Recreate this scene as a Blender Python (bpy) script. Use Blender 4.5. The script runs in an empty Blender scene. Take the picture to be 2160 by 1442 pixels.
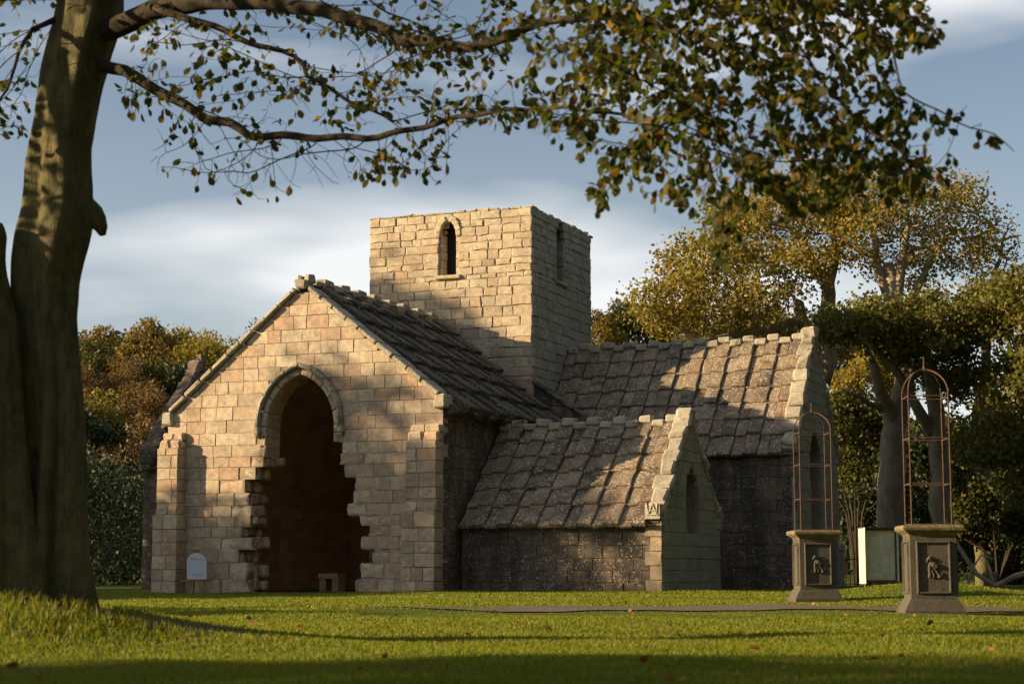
import bpy, math, random
import numpy as np
from mathutils import Vector, Matrix
C = bpy.context.scene.collection
SC = bpy.context.scene
RNG = np.random.default_rng(7)
rnd = random.Random(11)
R = math.radians
# ------------------------------------------------------------------ camera, sky, sun, exposure
FPX, PITCH, HC = 3783.0, 0.1266, 0.575
TH = 0.3902
X0, Y0 = -1.7023, 44.3425
cam = bpy.data.cameras.new('camera'); camo = bpy.data.objects.new('camera', cam); C.objects.link(camo)
cam.sensor_width = 36; cam.lens = 36 * FPX / 2160; cam.clip_end = 3000; cam.clip_start = .1
camo.location = (0, 0, HC); camo.rotation_euler = (math.pi/2 + PITCH, 0, 0)
cam.dof.use_dof = True; cam.dof.focus_distance = 45; cam.dof.aperture_fstop = 3.4
SC.camera = camo
SUN_A, SUN_B = 1.60, 0.52            # light runs a:1:-b along the church's g, d, z axes
_sx = SUN_A*math.cos(TH)+math.sin(TH); _sy = -SUN_A*math.sin(TH)+math.cos(TH)
sun_dir = Vector((-_sx, -_sy, SUN_B)).normalized()      # towards the sun
sun_el = math.asin(sun_dir.z); sun_az = math.atan2(sun_dir.x, sun_dir.y)
sl = bpy.data.lights.new('sun', 'SUN'); sl.energy = 5.0; sl.angle = R(.55); sl.color = (1, .745, .43)
so = bpy.data.objects.new('sun', sl); C.objects.link(so); so.location = (-40, -10, 30)
so.rotation_euler = sun_dir.to_track_quat('Z', 'Y').to_euler()
SC.view_settings.view_transform = 'Standard'; SC.view_settings.look = 'None'
SC.view_settings.exposure = 1.12; SC.view_settings.gamma = 1; SC.view_settings.use_curve_mapping = False

class NT:
    def __init__(s, nt): s.t = nt; nt.nodes.clear()
    def n(s, ty, ins=None, **kw):
        x = s.t.nodes.new(ty)
        for k, v in kw.items(): setattr(x, k, v)
        for k, v in (ins or {}).items(): s.i(x, k, v)
        return x
    def i(s, x, k, v):
        sk = x.inputs[k]
        if isinstance(v, bpy.types.NodeSocket): s.t.links.new(v, sk)
        elif isinstance(v, bpy.types.Node): s.t.links.new(v.outputs[0], sk)
        else: sk.default_value = v
    def math(s, op, a, b=0., c=0., clamp=False):
        return s.n('ShaderNodeMath', {0: a, 1: b, 2: c}, operation=op, use_clamp=clamp).outputs[0]
    def vmath(s, op, a, b):
        return s.n('ShaderNodeVectorMath', {0: a, 1: b}, operation=op).outputs[0]
    def noise(s, vec, sc, det=4, rough=.55, dist=0.):
        return s.n('ShaderNodeTexNoise', {'Vector': vec, 'Scale': sc, 'Detail': det, 'Roughness': rough, 'Distortion': dist}).outputs[0]
    def ramp(s, fac, stops, interp='LINEAR'):
        r = s.n('ShaderNodeValToRGB', {0: fac}); e = r.color_ramp; e.interpolation = interp
        while len(e.elements) < len(stops): e.elements.new(.5)
        for el, (p, c) in zip(e.elements, stops):
            el.position = p; el.color = (*c, 1) if not isinstance(c, (int, float)) else (c, c, c, 1)
        return r.outputs[0]
    def mix(s, fac, a, b, mode='MIX'):
        m = s.n('ShaderNodeMix', data_type='RGBA', blend_type=mode)
        s.i(m, 0, fac)
        for k, v in ((6, a), (7, b)):
            if isinstance(v, tuple) and len(v) == 3: v = (*v, 1)
            s.i(m, k, v)
        return m.outputs[2]
w = bpy.data.worlds.new('World'); SC.world = w; w.use_nodes = True
k = NT(w.node_tree)
sky = k.n('ShaderNodeTexSky', sky_type='NISHITA', sun_disc=False, sun_elevation=sun_el, sun_rotation=sun_az, air_density=1.0, dust_density=.9, ozone_density=2.2)
tc = k.n('ShaderNodeTexCoord')
mp = k.n('ShaderNodeMapping', {'Vector': tc.outputs['Generated'], 'Scale': (1.0, 1.0, 3.6), 'Location': (.52, .1, .08)})
cl = k.noise(mp.outputs[0], 3.0, 4, .45, .2)
cf = k.ramp(cl, [(.46, .0), (.64, .60)])
dz = k.n('ShaderNodeSeparateXYZ', {0: tc.outputs['Generated']}).outputs[2]      # thin haze thickening towards the horizon, all round
hz = k.math('MULTIPLY', k.math('POWER', k.math('SUBTRACT', 1., k.math('ABSOLUTE', dz)), 5.), .38)
cf = k.math('MAXIMUM', cf, k.math('ADD', hz, k.math('MULTIPLY', cf, .6)), clamp=True)
cloud = k.mix(cf, sky.outputs[0], (13.0, 12.6, 12.1))
k.n('ShaderNodeOutputWorld', {'Surface': k.n('ShaderNodeBackground', {'Color': cloud, 'Strength': .05})})

# ------------------------------------------------------------------ helpers
def tag(o, label=None, cat=None, group=None, kind=None):
    if label: o['label'] = label
    if cat: o['category'] = cat
    if group: o['group'] = group
    if kind: o['kind'] = kind
    return o
def empty(name, loc=(0, 0, 0), rz=0, parent=None):
    o = bpy.data.objects.new(name, None); C.objects.link(o); o.location = loc; o.rotation_euler = (0, 0, rz); o.parent = parent
    o.empty_display_size = .2
    return o
def mesh_np(name, V, F, rv=None, smooth=False):
    """V (n,3) array, F list of index arrays [(m,3) or (m,4)] or python list"""
    me = bpy.data.meshes.new(name)
    V = np.asarray(V, np.float32).reshape(-1, 3)
    if isinstance(F, list) and F and not isinstance(F[0], np.ndarray):
        me.from_pydata(V.tolist(), [], [list(map(int, f)) for f in F])
    else:
        if isinstance(F, np.ndarray): F = [F]
        tot = sum(f.size for f in F); npoly = sum(len(f) for f in F)
        me.vertices.add(len(V)); me.vertices.foreach_set('co', V.ravel())
        me.loops.add(tot); me.loops.foreach_set('vertex_index', np.concatenate([f.ravel() for f in F]).astype(np.int32))
        st = []; o = 0
        for f in F:
            st.append(o + np.arange(len(f))*f.shape[1]); o += f.size
        me.polygons.add(npoly); me.polygons.foreach_set('loop_start', np.concatenate(st).astype(np.int32))
        me.update(calc_edges=True); me.validate()
    if rv is not None:
        a = me.attributes.new('rnd', 'FLOAT', 'POINT'); a.data.foreach_set('value', np.broadcast_to(np.asarray(rv, np.float32), (len(me.vertices),)).copy())
    if smooth: me.polygons.foreach_set('use_smooth', np.ones(len(me.polygons), bool))
    return me
def obj(name, me, mat=None, parent=None):
    o = bpy.data.objects.new(name, me); C.objects.link(o); o.parent = parent
    if mat and not me.materials: me.materials.append(mat)
    return o
class MB:
    def __init__(s): s.V = []; s.F = []; s.R = []
    def add(s, V, F, r=0.):
        b = len(s.V); s.V.extend([tuple(map(float, v)) for v in V]); s.F.extend([tuple(i+b for i in f) for f in F])
        s.R.extend([r]*len(V) if np.isscalar(r) else list(r))
    def box(s, a, b, r=0.):
        x0, y0, z0 = a; x1, y1, z1 = b
        s.add([(x0,y0,z0),(x1,y0,z0),(x1,y1,z0),(x0,y1,z0),(x0,y0,z1),(x1,y0,z1),(x1,y1,z1),(x0,y1,z1)],
              [(3,2,1,0),(4,5,6,7),(0,1,5,4),(1,2,6,5),(2,3,7,6),(3,0,4,7)], r)
    def tube(s, pts, rad, n=8, r=0., cap=True, closed=False):
        pts = np.asarray(pts, float); m = len(pts)
        rad = np.broadcast_to(np.asarray(rad, float), (m,))
        T = np.gradient(pts, axis=0)
        if closed: T = np.roll(pts, -1, 0)-np.roll(pts, 1, 0)
        T /= np.linalg.norm(T, axis=1)[:, None]+1e-9
        ref = np.array([0., 0, 1]) if abs(T[:, 2]).mean() < .8 else np.array([1., 0, 0])
        A = np.cross(T, ref); A /= np.linalg.norm(A, axis=1)[:, None]+1e-9; B = np.cross(T, A)
        an = np.arange(n)*2*np.pi/n
        V = pts[:, None]+rad[:, None, None]*(np.cos(an)[None, :, None]*A[:, None]+np.sin(an)[None, :, None]*B[:, None])
        F = []
        for i in range(m if closed else m-1):
            j = (i+1) % m
            for q in range(n):
                F.append((i*n+q, i*n+(q+1) % n, j*n+(q+1) % n, j*n+q)[::-1])
        if cap and not closed: F += [tuple(range(n)), tuple(range((m-1)*n, m*n))[::-1]]
        s.add(V.reshape(-1, 3), F, r)
    def lathe_sq(s, prof, r=0., cx=0, cy=0):
        """square-plan moulding from (halfwidth, z) profile"""
        V = []; F = []
        for (h, z) in prof: V += [(cx-h, cy-h, z), (cx+h, cy-h, z), (cx+h, cy+h, z), (cx-h, cy+h, z)]
        for i in range(len(prof)-1):
            for q in range(4): F.append((i*4+q, i*4+(q+1) % 4, i*4+4+(q+1) % 4, i*4+4+q))
        F += [(3, 2, 1, 0), tuple(len(V)-4+i for i in range(4))]
        s.add(V, F, r)
    def build(s, name, mat, parent=None, smooth=False):
        return obj(name, mesh_np(name, s.V, s.F, s.R, smooth), mat, parent)
def PX(px, py, D):
    up = (721-py)/FPX; c, s_ = math.cos(PITCH), math.sin(PITCH)
    Y = c-s_*up; Z = s_+c*up
    return np.array([(px-1080)/FPX/Y*D, D, HC+Z/Y*D])

# ------------------------------------------------------------------ materials
def newmat(name):
    m = bpy.data.materials.new(name); m.use_nodes = True; return m, NT(m.node_tree)
def stone_mat(name, cols, mott=.35, stain=(.06, .055, .045), stain_amt=.3, lichen=0., lcol=(.55, .53, .46), moss=0., bump=.6, rough=.9, zdark=None, sc=1.):
    m, k = newmat(name)
    at = k.n('ShaderNodeAttribute', attribute_name='rnd').outputs['Fac']
    oc = k.n('ShaderNodeTexCoord').outputs['Object']
    off = k.n('ShaderNodeCombineXYZ', {0: k.math('MULTIPLY', at, 31.), 1: k.math('MULTIPLY', at, 17.), 2: k.math('MULTIPLY', at, 53.)})
    v = k.vmath('ADD', oc, off.outputs[0])
    nst = len(cols)
    col = k.ramp(at, [(i/(nst-1), c) for i, c in enumerate(cols)])
    n1 = k.noise(oc, 1.1*sc, 6, .62); n2 = k.noise(v, 5.5*sc, 5, .6, .4); n3 = k.noise(v, 34*sc, 3, .6)
    bed = k.noise(k.vmath('MULTIPLY', v, (3.2, 3.2, 16.)), 1.0, 4, .6, .6)
    col = k.mix(k.ramp(bed, [(.5, 0.), (.72, .5)]), col, (.50, .30, .19), 'MIX') if mott > .3 else col
    col = k.mix(1., col, k.ramp(n2, [(.25, 1-mott), (.75, 1+mott*.4)]), 'MULTIPLY')
    col = k.mix(1., col, k.ramp(n3, [(.3, .8), (.7, 1.12)]), 'MULTIPLY')
    pit = k.ramp(k.noise(v, 16*sc, 2, .5), [(.27, 1.), (.36, 0.)])
    col = k.mix(k.math('MULTIPLY', pit, .55), col, (.10, .075, .05))
    if stain_amt: col = k.mix(k.math('MULTIPLY', k.ramp(n1, [(.48, 0.), (.68, 1.)]), stain_amt), col, stain)
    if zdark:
        # green-black algae streaks; part of the wall shade is put into this darkening
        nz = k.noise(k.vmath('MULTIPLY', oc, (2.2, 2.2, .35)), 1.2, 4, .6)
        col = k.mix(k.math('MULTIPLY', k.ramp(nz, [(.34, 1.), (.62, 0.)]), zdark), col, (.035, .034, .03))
    if moss:
        mz = k.noise(oc, 2.3, 6, .65)
        col = k.mix(k.ramp(mz, [(.66-moss*.25, 0.), (.74-moss*.2, .9)]), col, (.055, .06, .016))
    if lichen:
        vo = k.n('ShaderNodeTexVoronoi', {'Vector': v, 'Scale': 11., 'Randomness': 1.}).outputs['Distance']
        la = k.noise(v, 3.5, 4, .6)
        spot = k.math('LESS_THAN', k.math('ADD', vo, k.math('MULTIPLY', k.noise(v, 25., 2), .5)), k.math('MULTIPLY', la, .62+.62*lichen))
        fine = k.math('MULTIPLY', k.math('GREATER_THAN', k.noise(v, 24., 3, .7), .63-.1*lichen), k.ramp(k.noise(v, 2.6, 4, .6), [(.44, 0.), (.58, 1.)]))
        spot = k.math('MAXIMUM', k.math('MULTIPLY', spot, .5), k.math('MULTIPLY', fine, .85))
        col = k.mix(spot, col, lcol)
    h = k.math('ADD', k.math('MULTIPLY', n2, .8), k.math('MULTIPLY', n3, .25))
    h = k.math('SUBTRACT', h, k.math('MULTIPLY', pit, .3))
    bp = k.n('ShaderNodeBump', {'Height': h, 'Strength': bump, 'Distance': .035})
    b = k.n('ShaderNodeBsdfPrincipled', {'Base Color': col, 'Roughness': rough, 'Normal': bp.outputs[0], 'Specular IOR Level': .2})
    k.n('ShaderNodeOutputMaterial', {'Surface': b}); return m
WARM = [(.50, .39, .27), (.55, .455, .33), (.42, .285, .20), (.50, .40, .29), (.57, .49, .37), (.37, .30, .225), (.50, .34, .24), (.46, .385, .29), (.54, .44, .32), (.44, .33, .245)]
M_gable = stone_mat('sandstone_ashlar', WARM, mott=.42, stain_amt=.5, stain=(.19, .15, .105), lichen=.03, bump=.35)
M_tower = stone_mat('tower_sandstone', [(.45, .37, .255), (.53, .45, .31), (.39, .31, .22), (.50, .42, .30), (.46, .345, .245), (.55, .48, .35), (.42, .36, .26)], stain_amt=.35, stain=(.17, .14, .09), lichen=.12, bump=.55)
M_dark = stone_mat('weathered_shaded_sandstone', [(.17, .13, .10), (.115, .098, .08), (.20, .14, .10), (.14, .115, .09), (.155, .115, .09)], stain_amt=.8, stain=(.05, .045, .04), lichen=.22, zdark=.85)  # black algae stain, with some of the walls' shade put into the colour
M_grey = stone_mat('grey_shade_sandstone', [(.31, .31, .265), (.28, .285, .25), (.34, .33, .275), (.30, .30, .26)], mott=.28, stain_amt=.4, stain=(.13, .13, .10), lichen=.03)  # faces turned from the sun: their cool grey-green shade is in the colour
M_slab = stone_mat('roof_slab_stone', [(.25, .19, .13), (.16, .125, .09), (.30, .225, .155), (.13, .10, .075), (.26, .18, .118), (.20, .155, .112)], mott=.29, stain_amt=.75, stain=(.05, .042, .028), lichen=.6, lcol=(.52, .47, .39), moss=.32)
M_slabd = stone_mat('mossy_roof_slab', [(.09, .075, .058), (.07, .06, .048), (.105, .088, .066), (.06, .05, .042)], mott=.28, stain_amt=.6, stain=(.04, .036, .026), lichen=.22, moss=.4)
M_cope = stone_mat('lichened_cope_stone', [(.40, .36, .28), (.36, .32, .25), (.44, .39, .30)], mott=.28, stain_amt=.5, stain=(.13, .12, .08), lichen=.35, moss=.3)
M_core = stone_mat('lime_mortar', [(.34, .27, .19), (.30, .24, .17)], mott=.28, stain_amt=.4, stain=(.12, .10, .07))
M_rub = stone_mat('red_rubble', [(.50, .32, .22), (.54, .40, .28), (.44, .27, .19), (.50, .37, .28)], mott=.28, stain_amt=.5, stain=(.12, .08, .06))
M_ped = stone_mat('shaded_pedestal_stone', [(.095, .085, .067), (.105, .094, .074)], mott=.28, stain_amt=.6, stain=(.04, .036, .028), lichen=0., moss=.05, bump=.4)  # darkened so that the colour carries the shade on the pedestals
M_pedtop = stone_mat('lichened_pedestal_cap', [(.17, .135, .08), (.19, .155, .09)], mott=.28, stain_amt=.3, stain=(.1, .09, .06), lichen=.2, lcol=(.5, .36, .05), moss=.2, bump=.4)
def plain(name, col, rough=.6, metal=0., var=.3, sc=20., col2=None, bump=.2, spec=.4):
    m, k = newmat(name); oc = k.n('ShaderNodeTexCoord').outputs['Object']
    n = k.noise(oc, sc, 5, .6); c2 = col2 or tuple(c*(1-var) for c in col)
    c = k.mix(k.ramp(n, [(.35, 0.), (.65, 1.)]), col, c2)
    bp = k.n('ShaderNodeBump', {'Height': n, 'Strength': bump, 'Distance': .01})
    b = k.n('ShaderNodeBsdfPrincipled', {'Base Color': c, 'Roughness': rough, 'Metallic': metal, 'Normal': bp.outputs[0], 'Specular IOR Level': spec})
    k.n('ShaderNodeOutputMaterial', {'Surface': b}); return m
M_rust = plain('rusty_iron', (.12, .065, .042), .85, 0., .5, 40.)
M_iron = plain('black_iron', (.02, .02, .022), .5, .3)
M_wood = plain('easel_wood', (.36, .165, .07), .6, 0., .35, 30.)
M_timber = plain('old_timber', (.12, .085, .055), .8, 0., .5, 14.)
M_board = plain('shaded_white_card', (.52, .58, .64), .5, 0., .02, 5., bump=0)  # white board, its bluish shade mixed into the base colour
M_ink = plain('grey_ink', (.22, .2, .18), .6)
M_white = plain('weathered_white_paint', (.62, .60, .50), .6, 0., .3, 6., col2=(.40, .42, .31), bump=.1)
M_black = plain('dark_wire_mesh', (.012, .010, .009), .8)
M_soil = plain('bare_soil', (.055, .038, .024), .95, 0., .5, 12., bump=.6)
M_gravel = plain('gravel', (.15, .115, .08), .95, 0., .5, 60., bump=.8)
def bark_mat(name, c1, c2, c3, sc=1.):
    m, k = newmat(name); oc = k.n('ShaderNodeTexCoord').outputs['Object']
    n = k.noise(oc, 3.5*sc, 6, .62); n2 = k.noise(k.vmath('MULTIPLY', oc, (9*sc, 9*sc, 2.2*sc)), 1., 5, .6, .8); n3 = k.noise(oc, 40*sc, 3)
    wv = k.noise(k.vmath('MULTIPLY', oc, (1.5*sc, 1.5*sc, 26*sc)), 1., 3, .5)
    c = k.mix(k.ramp(n, [(.38, 0.), (.62, 1.)]), c1, c2); c = k.mix(k.ramp(n2, [(.45, 0.), (.75, .8)]), c, c3)
    c = k.mix(1., c, k.ramp(n3, [(.3, .78), (.7, 1.1)]), 'MULTIPLY')
    h = k.math('ADD', k.math('ADD', n2, k.math('MULTIPLY', n3, .3)), k.math('MULTIPLY', wv, .35))
    bp = k.n('ShaderNodeBump', {'Height': h, 'Strength': .55, 'Distance': .03})
    b = k.n('ShaderNodeBsdfPrincipled', {'Base Color': c, 'Roughness': .9, 'Normal': bp.outputs[0], 'Specular IOR Level': .15})
    k.n('ShaderNodeOutputMaterial', {'Surface': b}); return m
M_beech = bark_mat('beech_bark', (.17, .14, .075), (.105, .105, .045), (.05, .04, .025), 1.6)
M_twig = bark_mat('twig_bark', (.045, .036, .027), (.06, .048, .034), (.028, .022, .017), 3)
M_syc = bark_mat('sycamore_bark', (.34, .28, .20), (.25, .21, .15), (.14, .115, .085), .6)
def leaf_mat(name, cols, trans=.45, tmul=1.4):
    m, k = newmat(name)
    at = k.n('ShaderNodeAttribute', attribute_name='rnd').outputs['Fac']
    oi = k.n('ShaderNodeObjectInfo').outputs['Random']
    f = k.math('FRACT', k.math('ADD', at, k.math('MULTIPLY', oi, .07)))
    col = k.ramp(f, [(i/(len(cols)-1), c) for i, c in enumerate(cols)])
    geo = k.n('ShaderNodeNewGeometry'); n = k.noise(geo.outputs['Position'], 30., 3)
    col = k.mix(1., col, k.ramp(n, [(.3, .75), (.7, 1.2)]), 'MULTIPLY')
    d = k.n('ShaderNodeBsdfPrincipled', {'Base Color': col, 'Roughness': .55, 'Specular IOR Level': .25})
    t = k.n('ShaderNodeBsdfTranslucent', {'Color': k.mix(1., col, (tmul, tmul*1.02, tmul*.6), 'MULTIPLY')})
    k.n('ShaderNodeOutputMaterial', {'Surface': k.n('ShaderNodeMixShader', {0: trans, 1: d.outputs[0], 2: t.outputs[0]})}); return m
GRN = [(.03, .042, .008), (.045, .055, .009), (.026, .034, .008), (.075, .068, .01), (.04, .05, .008), (.15, .085, .011), (.032, .04, .008), (.085, .07, .010)]
M_leaf = leaf_mat('beech_leaf', GRN, .5, 2.2)
M_sycleaf = leaf_mat('sycamore_leaf', [(.18, .165, .026), (.25, .19, .03), (.14, .14, .024), (.31, .20, .03), (.16, .15, .025), (.26, .15, .026)], .35)
M_grnleaf = leaf_mat('dark_green_leaf', [(.055, .068, .014), (.085, .085, .017), (.04, .052, .012), (.12, .095, .018)], .25)
M_mid = leaf_mat('olive_leaf', [(.10, .105, .02), (.145, .125, .022), (.075, .085, .017), (.18, .135, .022)], .3)
M_gold = leaf_mat('golden_leaf', [(.17, .125, .022), (.22, .14, .022), (.13, .105, .02), (.19, .11, .02)], .3)
M_rus = leaf_mat('russet_leaf', [(.15, .092, .03), (.12, .08, .03), (.18, .105, .03), (.105, .072, .025)], .25)
M_pine = leaf_mat('pine_needles', [(.025, .04, .016), (.035, .05, .018), (.02, .032, .013)], .15)
M_grass = leaf_mat('grass_blade', [(.095, .145, .009), (.125, .165, .010), (.155, .175, .012), (.21, .195, .025), (.115, .155, .009), (.29, .235, .06)], .4, 1.7)
def ground_mat():
    m, k = newmat('lawn'); g = k.n('ShaderNodeNewGeometry').outputs['Position']
    n = k.noise(g, .35, 5, .6); n2 = k.noise(g, 3., 5, .65); n3 = k.noise(g, 40., 3)
    c = k.mix(k.ramp(n, [(.4, 0.), (.62, 1.)]), (.075, .115, .012), (.11, .13, .016))
    c = k.mix(k.ramp(n2, [(.5, 0.), (.72, .75)]), c, (.16, .145, .03))
    c = k.mix(1., c, k.ramp(n3, [(.3, .6), (.7, 1.25)]), 'MULTIPLY')
    bp = k.n('ShaderNodeBump', {'Height': n3, 'Strength': .8, 'Distance': .04})
    b = k.n('ShaderNodeBsdfPrincipled', {'Base Color': c, 'Roughness': .95, 'Normal': bp.outputs[0], 'Specular IOR Level': .1})
    k.n('ShaderNodeOutputMaterial', {'Surface': b}); return m
M_ground = ground_mat()

# ------------------------------------------------------------------ ground
TREE = (-3.85, 15.0)
def sstep(t): t = np.clip(t, 0, 1); return t*t*(3-2*t)
def zg(x, y):
    x = np.asarray(x, float); y = np.asarray(y, float)
    z = .34*np.exp(-(((x-TREE[0]+.35)/1.35)**2+((y-TREE[1])/2.0)**2))
    z = z+.30*np.exp(-(((x-7.6)/1.7)**2+((y-33.2)/2.6)**2))
    z = z+.018*np.sin(x*.9+1)*np.sin(y*.7)+.012*np.sin(x*2.3+y*1.7)
    z = z*(1-sstep((y-60)/10))
    z = z+.07*sstep((y-24.0)/2.4)*sstep((x+6)/5)*(1-sstep((y-60)/10))
    hill = 15.0*sstep((y-84)/75)*(.85+.15*np.sin(x*.05+.6)+.06*np.sin(x*.13))
    return z+hill
xs = np.unique(np.concatenate([np.linspace(-900, -60, 22), np.linspace(-60, -16, 30), np.linspace(-16, 16, 129), np.linspace(16, 60, 30), np.linspace(60, 900, 22)]))
ys = np.unique(np.concatenate([np.linspace(-60, 4, 12), np.linspace(4, 50, 185), np.linspace(50, 180, 60), np.linspace(180, 1500, 20)]))
XX, YY = np.meshgrid(xs, ys); nx, ny = len(xs), len(ys)
V = np.stack([XX, YY, zg(XX, YY)], -1).reshape(-1, 3)
i, j = np.meshgrid(np.arange(nx-1), np.arange(ny-1)); a = (j*nx+i).ravel()
ground = obj('ground', mesh_np('ground', V, np.stack([a, a+1, a+1+nx, a+nx], 1), 0., True), M_ground); tag(ground, kind='structure')
# gravel path crossing between the pedestals
pm = MB(); n = 60
px_ = np.linspace(-2.0, 7.0, n); c0 = 25.2+.15*np.sin(px_*.8)+.012*(px_-4)**2; wd = .5*np.clip((px_+2)/2.2, .15, 1)
for q in range(n):
    for e in (0, 1):
        yy = c0[q]+(e*2-1)*wd[q]+.05*math.sin(px_[q]*7+e)
        pm.V.append((px_[q], yy, float(zg(px_[q], yy))+.018)); pm.R.append(.3)
pm.F = [(2*q, 2*q+2, 2*q+3, 2*q+1) for q in range(n-1)]
path = pm.build('path', M_gravel); tag(path, kind='structure')
# drive beyond the right-hand bank
dm = MB(); dm.add([(12.5, 45, .02), (40, 43, .02), (60, 58, .02), (14.5, 60, .02)], [(0, 1, 2, 3)]); drive = dm.build('driveway', M_gravel); tag(drive, kind='structure')

# ------------------------------------------------------------------ stonework toolkit (church local axes: x=g, y=d)
church = empty('ruined_church', (X0, Y0, 0), -TH)
tag(church, 'ruined sandstone church with square tower, stone slab roofs and broken pointed arch', 'church')
def clip(poly, a, b, c):
    """keep a*u+b*v<=c"""
    out = []
    for q in range(len(poly)):
        p, r_ = poly[q-1], poly[q]; dp = a*p[0]+b*p[1]-c; dr = a*r_[0]+b*r_[1]-c
        if (dp <= 0) != (dr <= 0):
            t = dp/(dp-dr); out.append((p[0]+t*(r_[0]-p[0]), p[1]+t*(r_[1]-p[1])))
        if dr <= 0: out.append(r_)
    return out
def area(p): return .5*sum(p[q-1][0]*p[q][1]-p[q][0]*p[q-1][1] for q in range(len(p)))
def plane(o, u, v):
    o, u, v = map(np.array, (o, u, v)); n = np.cross(u, v)
    return lambda a, b, c: o+a*u+b*v+c*n
def stone(poly, M, front=0., back=.1, bev=.007, jit=.008, tilt=None, bulge=.003):
    P = []
    for q in range(len(poly)):
        p, r_ = poly[q], poly[(q+1) % len(poly)]; L = math.hypot(r_[0]-p[0], r_[1]-p[1])
        P.append((p[0]+rnd.uniform(-jit, jit)*.6, p[1]+rnd.uniform(-jit, jit)*.6))
        if L > .16 and len(poly) <= 5: 
            t = rnd.uniform(.35, .65); P.append((p[0]+t*(r_[0]-p[0])+rnd.uniform(-jit, jit), p[1]+t*(r_[1]-p[1])+rnd.uniform(-jit, jit)))
    n = len(P); cx = sum(p[0] for p in P)/n; cy = sum(p[1] for p in P)/n
    tf = tilt or (lambda a, b: 0.)
    V = [M(a, b, -back+tf(a, b)) for a, b in P]
    V += [M(a, b, front-bev*rnd.uniform(.8, 1.5)+tf(a, b)) for a, b in P]
    for a, b in P:
        L = math.hypot(a-cx, b-cy)+1e-6; s_ = min(.45, bev*1.25*rnd.uniform(.7, 1.7)/L)
        V.append(M(a+(cx-a)*s_, b+(cy-b)*s_, front+rnd.uniform(-.35, .35)*bev+tf(a, b)))
    V.append(M(cx, cy, front+rnd.uniform(-.3, 1)*bulge+tf(cx, cy)))
    F = []
    for q in range(n):
        e = (q+1) % n
        F.append((q, e, n+e, n+q)); F.append((n+q, n+e, 2*n+e, 2*n+q)); F.append((2*n+q, 2*n+e, 3*n))
    return V, F
class Layer:
    """collects stones either as single objects or one joined mesh"""
    def __init__(s, name, mat, parent, single=True): s.name, s.mat, s.parent, s.single, s.mb = name, mat, parent, single, MB()
    def add(s, VF, r=None):
        r = rnd.random() if r is None else r
        if s.single: obj(s.name, mesh_np(s.name, VF[0], VF[1], r), s.mat, s.parent)
        else: s.mb.add(VF[0], VF[1], r)
    def end(s):
        if not s.single and s.mb.V: tag(s.mb.build(s.name+'s', s.mat, s.parent), kind='stuff')
def courses(z0, z1, hm=(.27, .35)):
    out = []; z = z0
    while z < z1-.12:
        h = rnd.uniform(*hm)
        if z+h > z1-.14: h = z1-z
        out.append((z, z+h)); z += h
    return out
def split(x0, x1, wm):
    xs_ = [x0]
    while x1-xs_[-1] > wm[1]*1.25: xs_.append(xs_[-1]+rnd.uniform(*wm))
    if x1-xs_[-1] < wm[0]*.5 and len(xs_) > 1: xs_[-1] = (xs_[-2]+x1)/2
    return xs_+[x1]
def lay(layer, M, spans, cs, wm, gap=.0045, clips=(), proud=.009, skip=None, back=.1, rag=None, **kw):
    for (za, zb) in cs:
        for (xa, xb) in spans(za, zb):
            if xb-xa < .06: continue
            xs_ = split(xa, xb, wm)
            for q in range(len(xs_)-1):
                p = [(xs_[q]+gap, za+gap), (xs_[q+1]-gap, za+gap), (xs_[q+1]-gap, zb-gap), (xs_[q]+gap, zb-gap)]
                for c in clips: p = clip(p, *c) if p else p
                if len(p) < 3 or area(p) < .008: continue
                if skip and skip(p): continue
                if rag and rag((za+zb)/2, xs_[q], xs_[q+1]):
                    p = [(a+rnd.uniform(-.06, .06), b) for a, b in p]; layer.add(stone(p, M, rnd.uniform(-.03, .005), back, bev=.03, jit=.035, bulge=.02)); continue
                layer.add(stone(p, M, rnd.uniform(-proud, proud), back, **kw))
def prism(mb, poly, M, w0, w1, r=.5):
    n = len(poly); V = [M(a, b, w0) for a, b in poly]+[M(a, b, w1) for a, b in poly]
    mb.add(V, [tuple(range(n))[::-1], tuple(range(n, 2*n))]+[(q, (q+1) % n, n+(q+1) % n, n+q) for q in range(n)], r)
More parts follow.
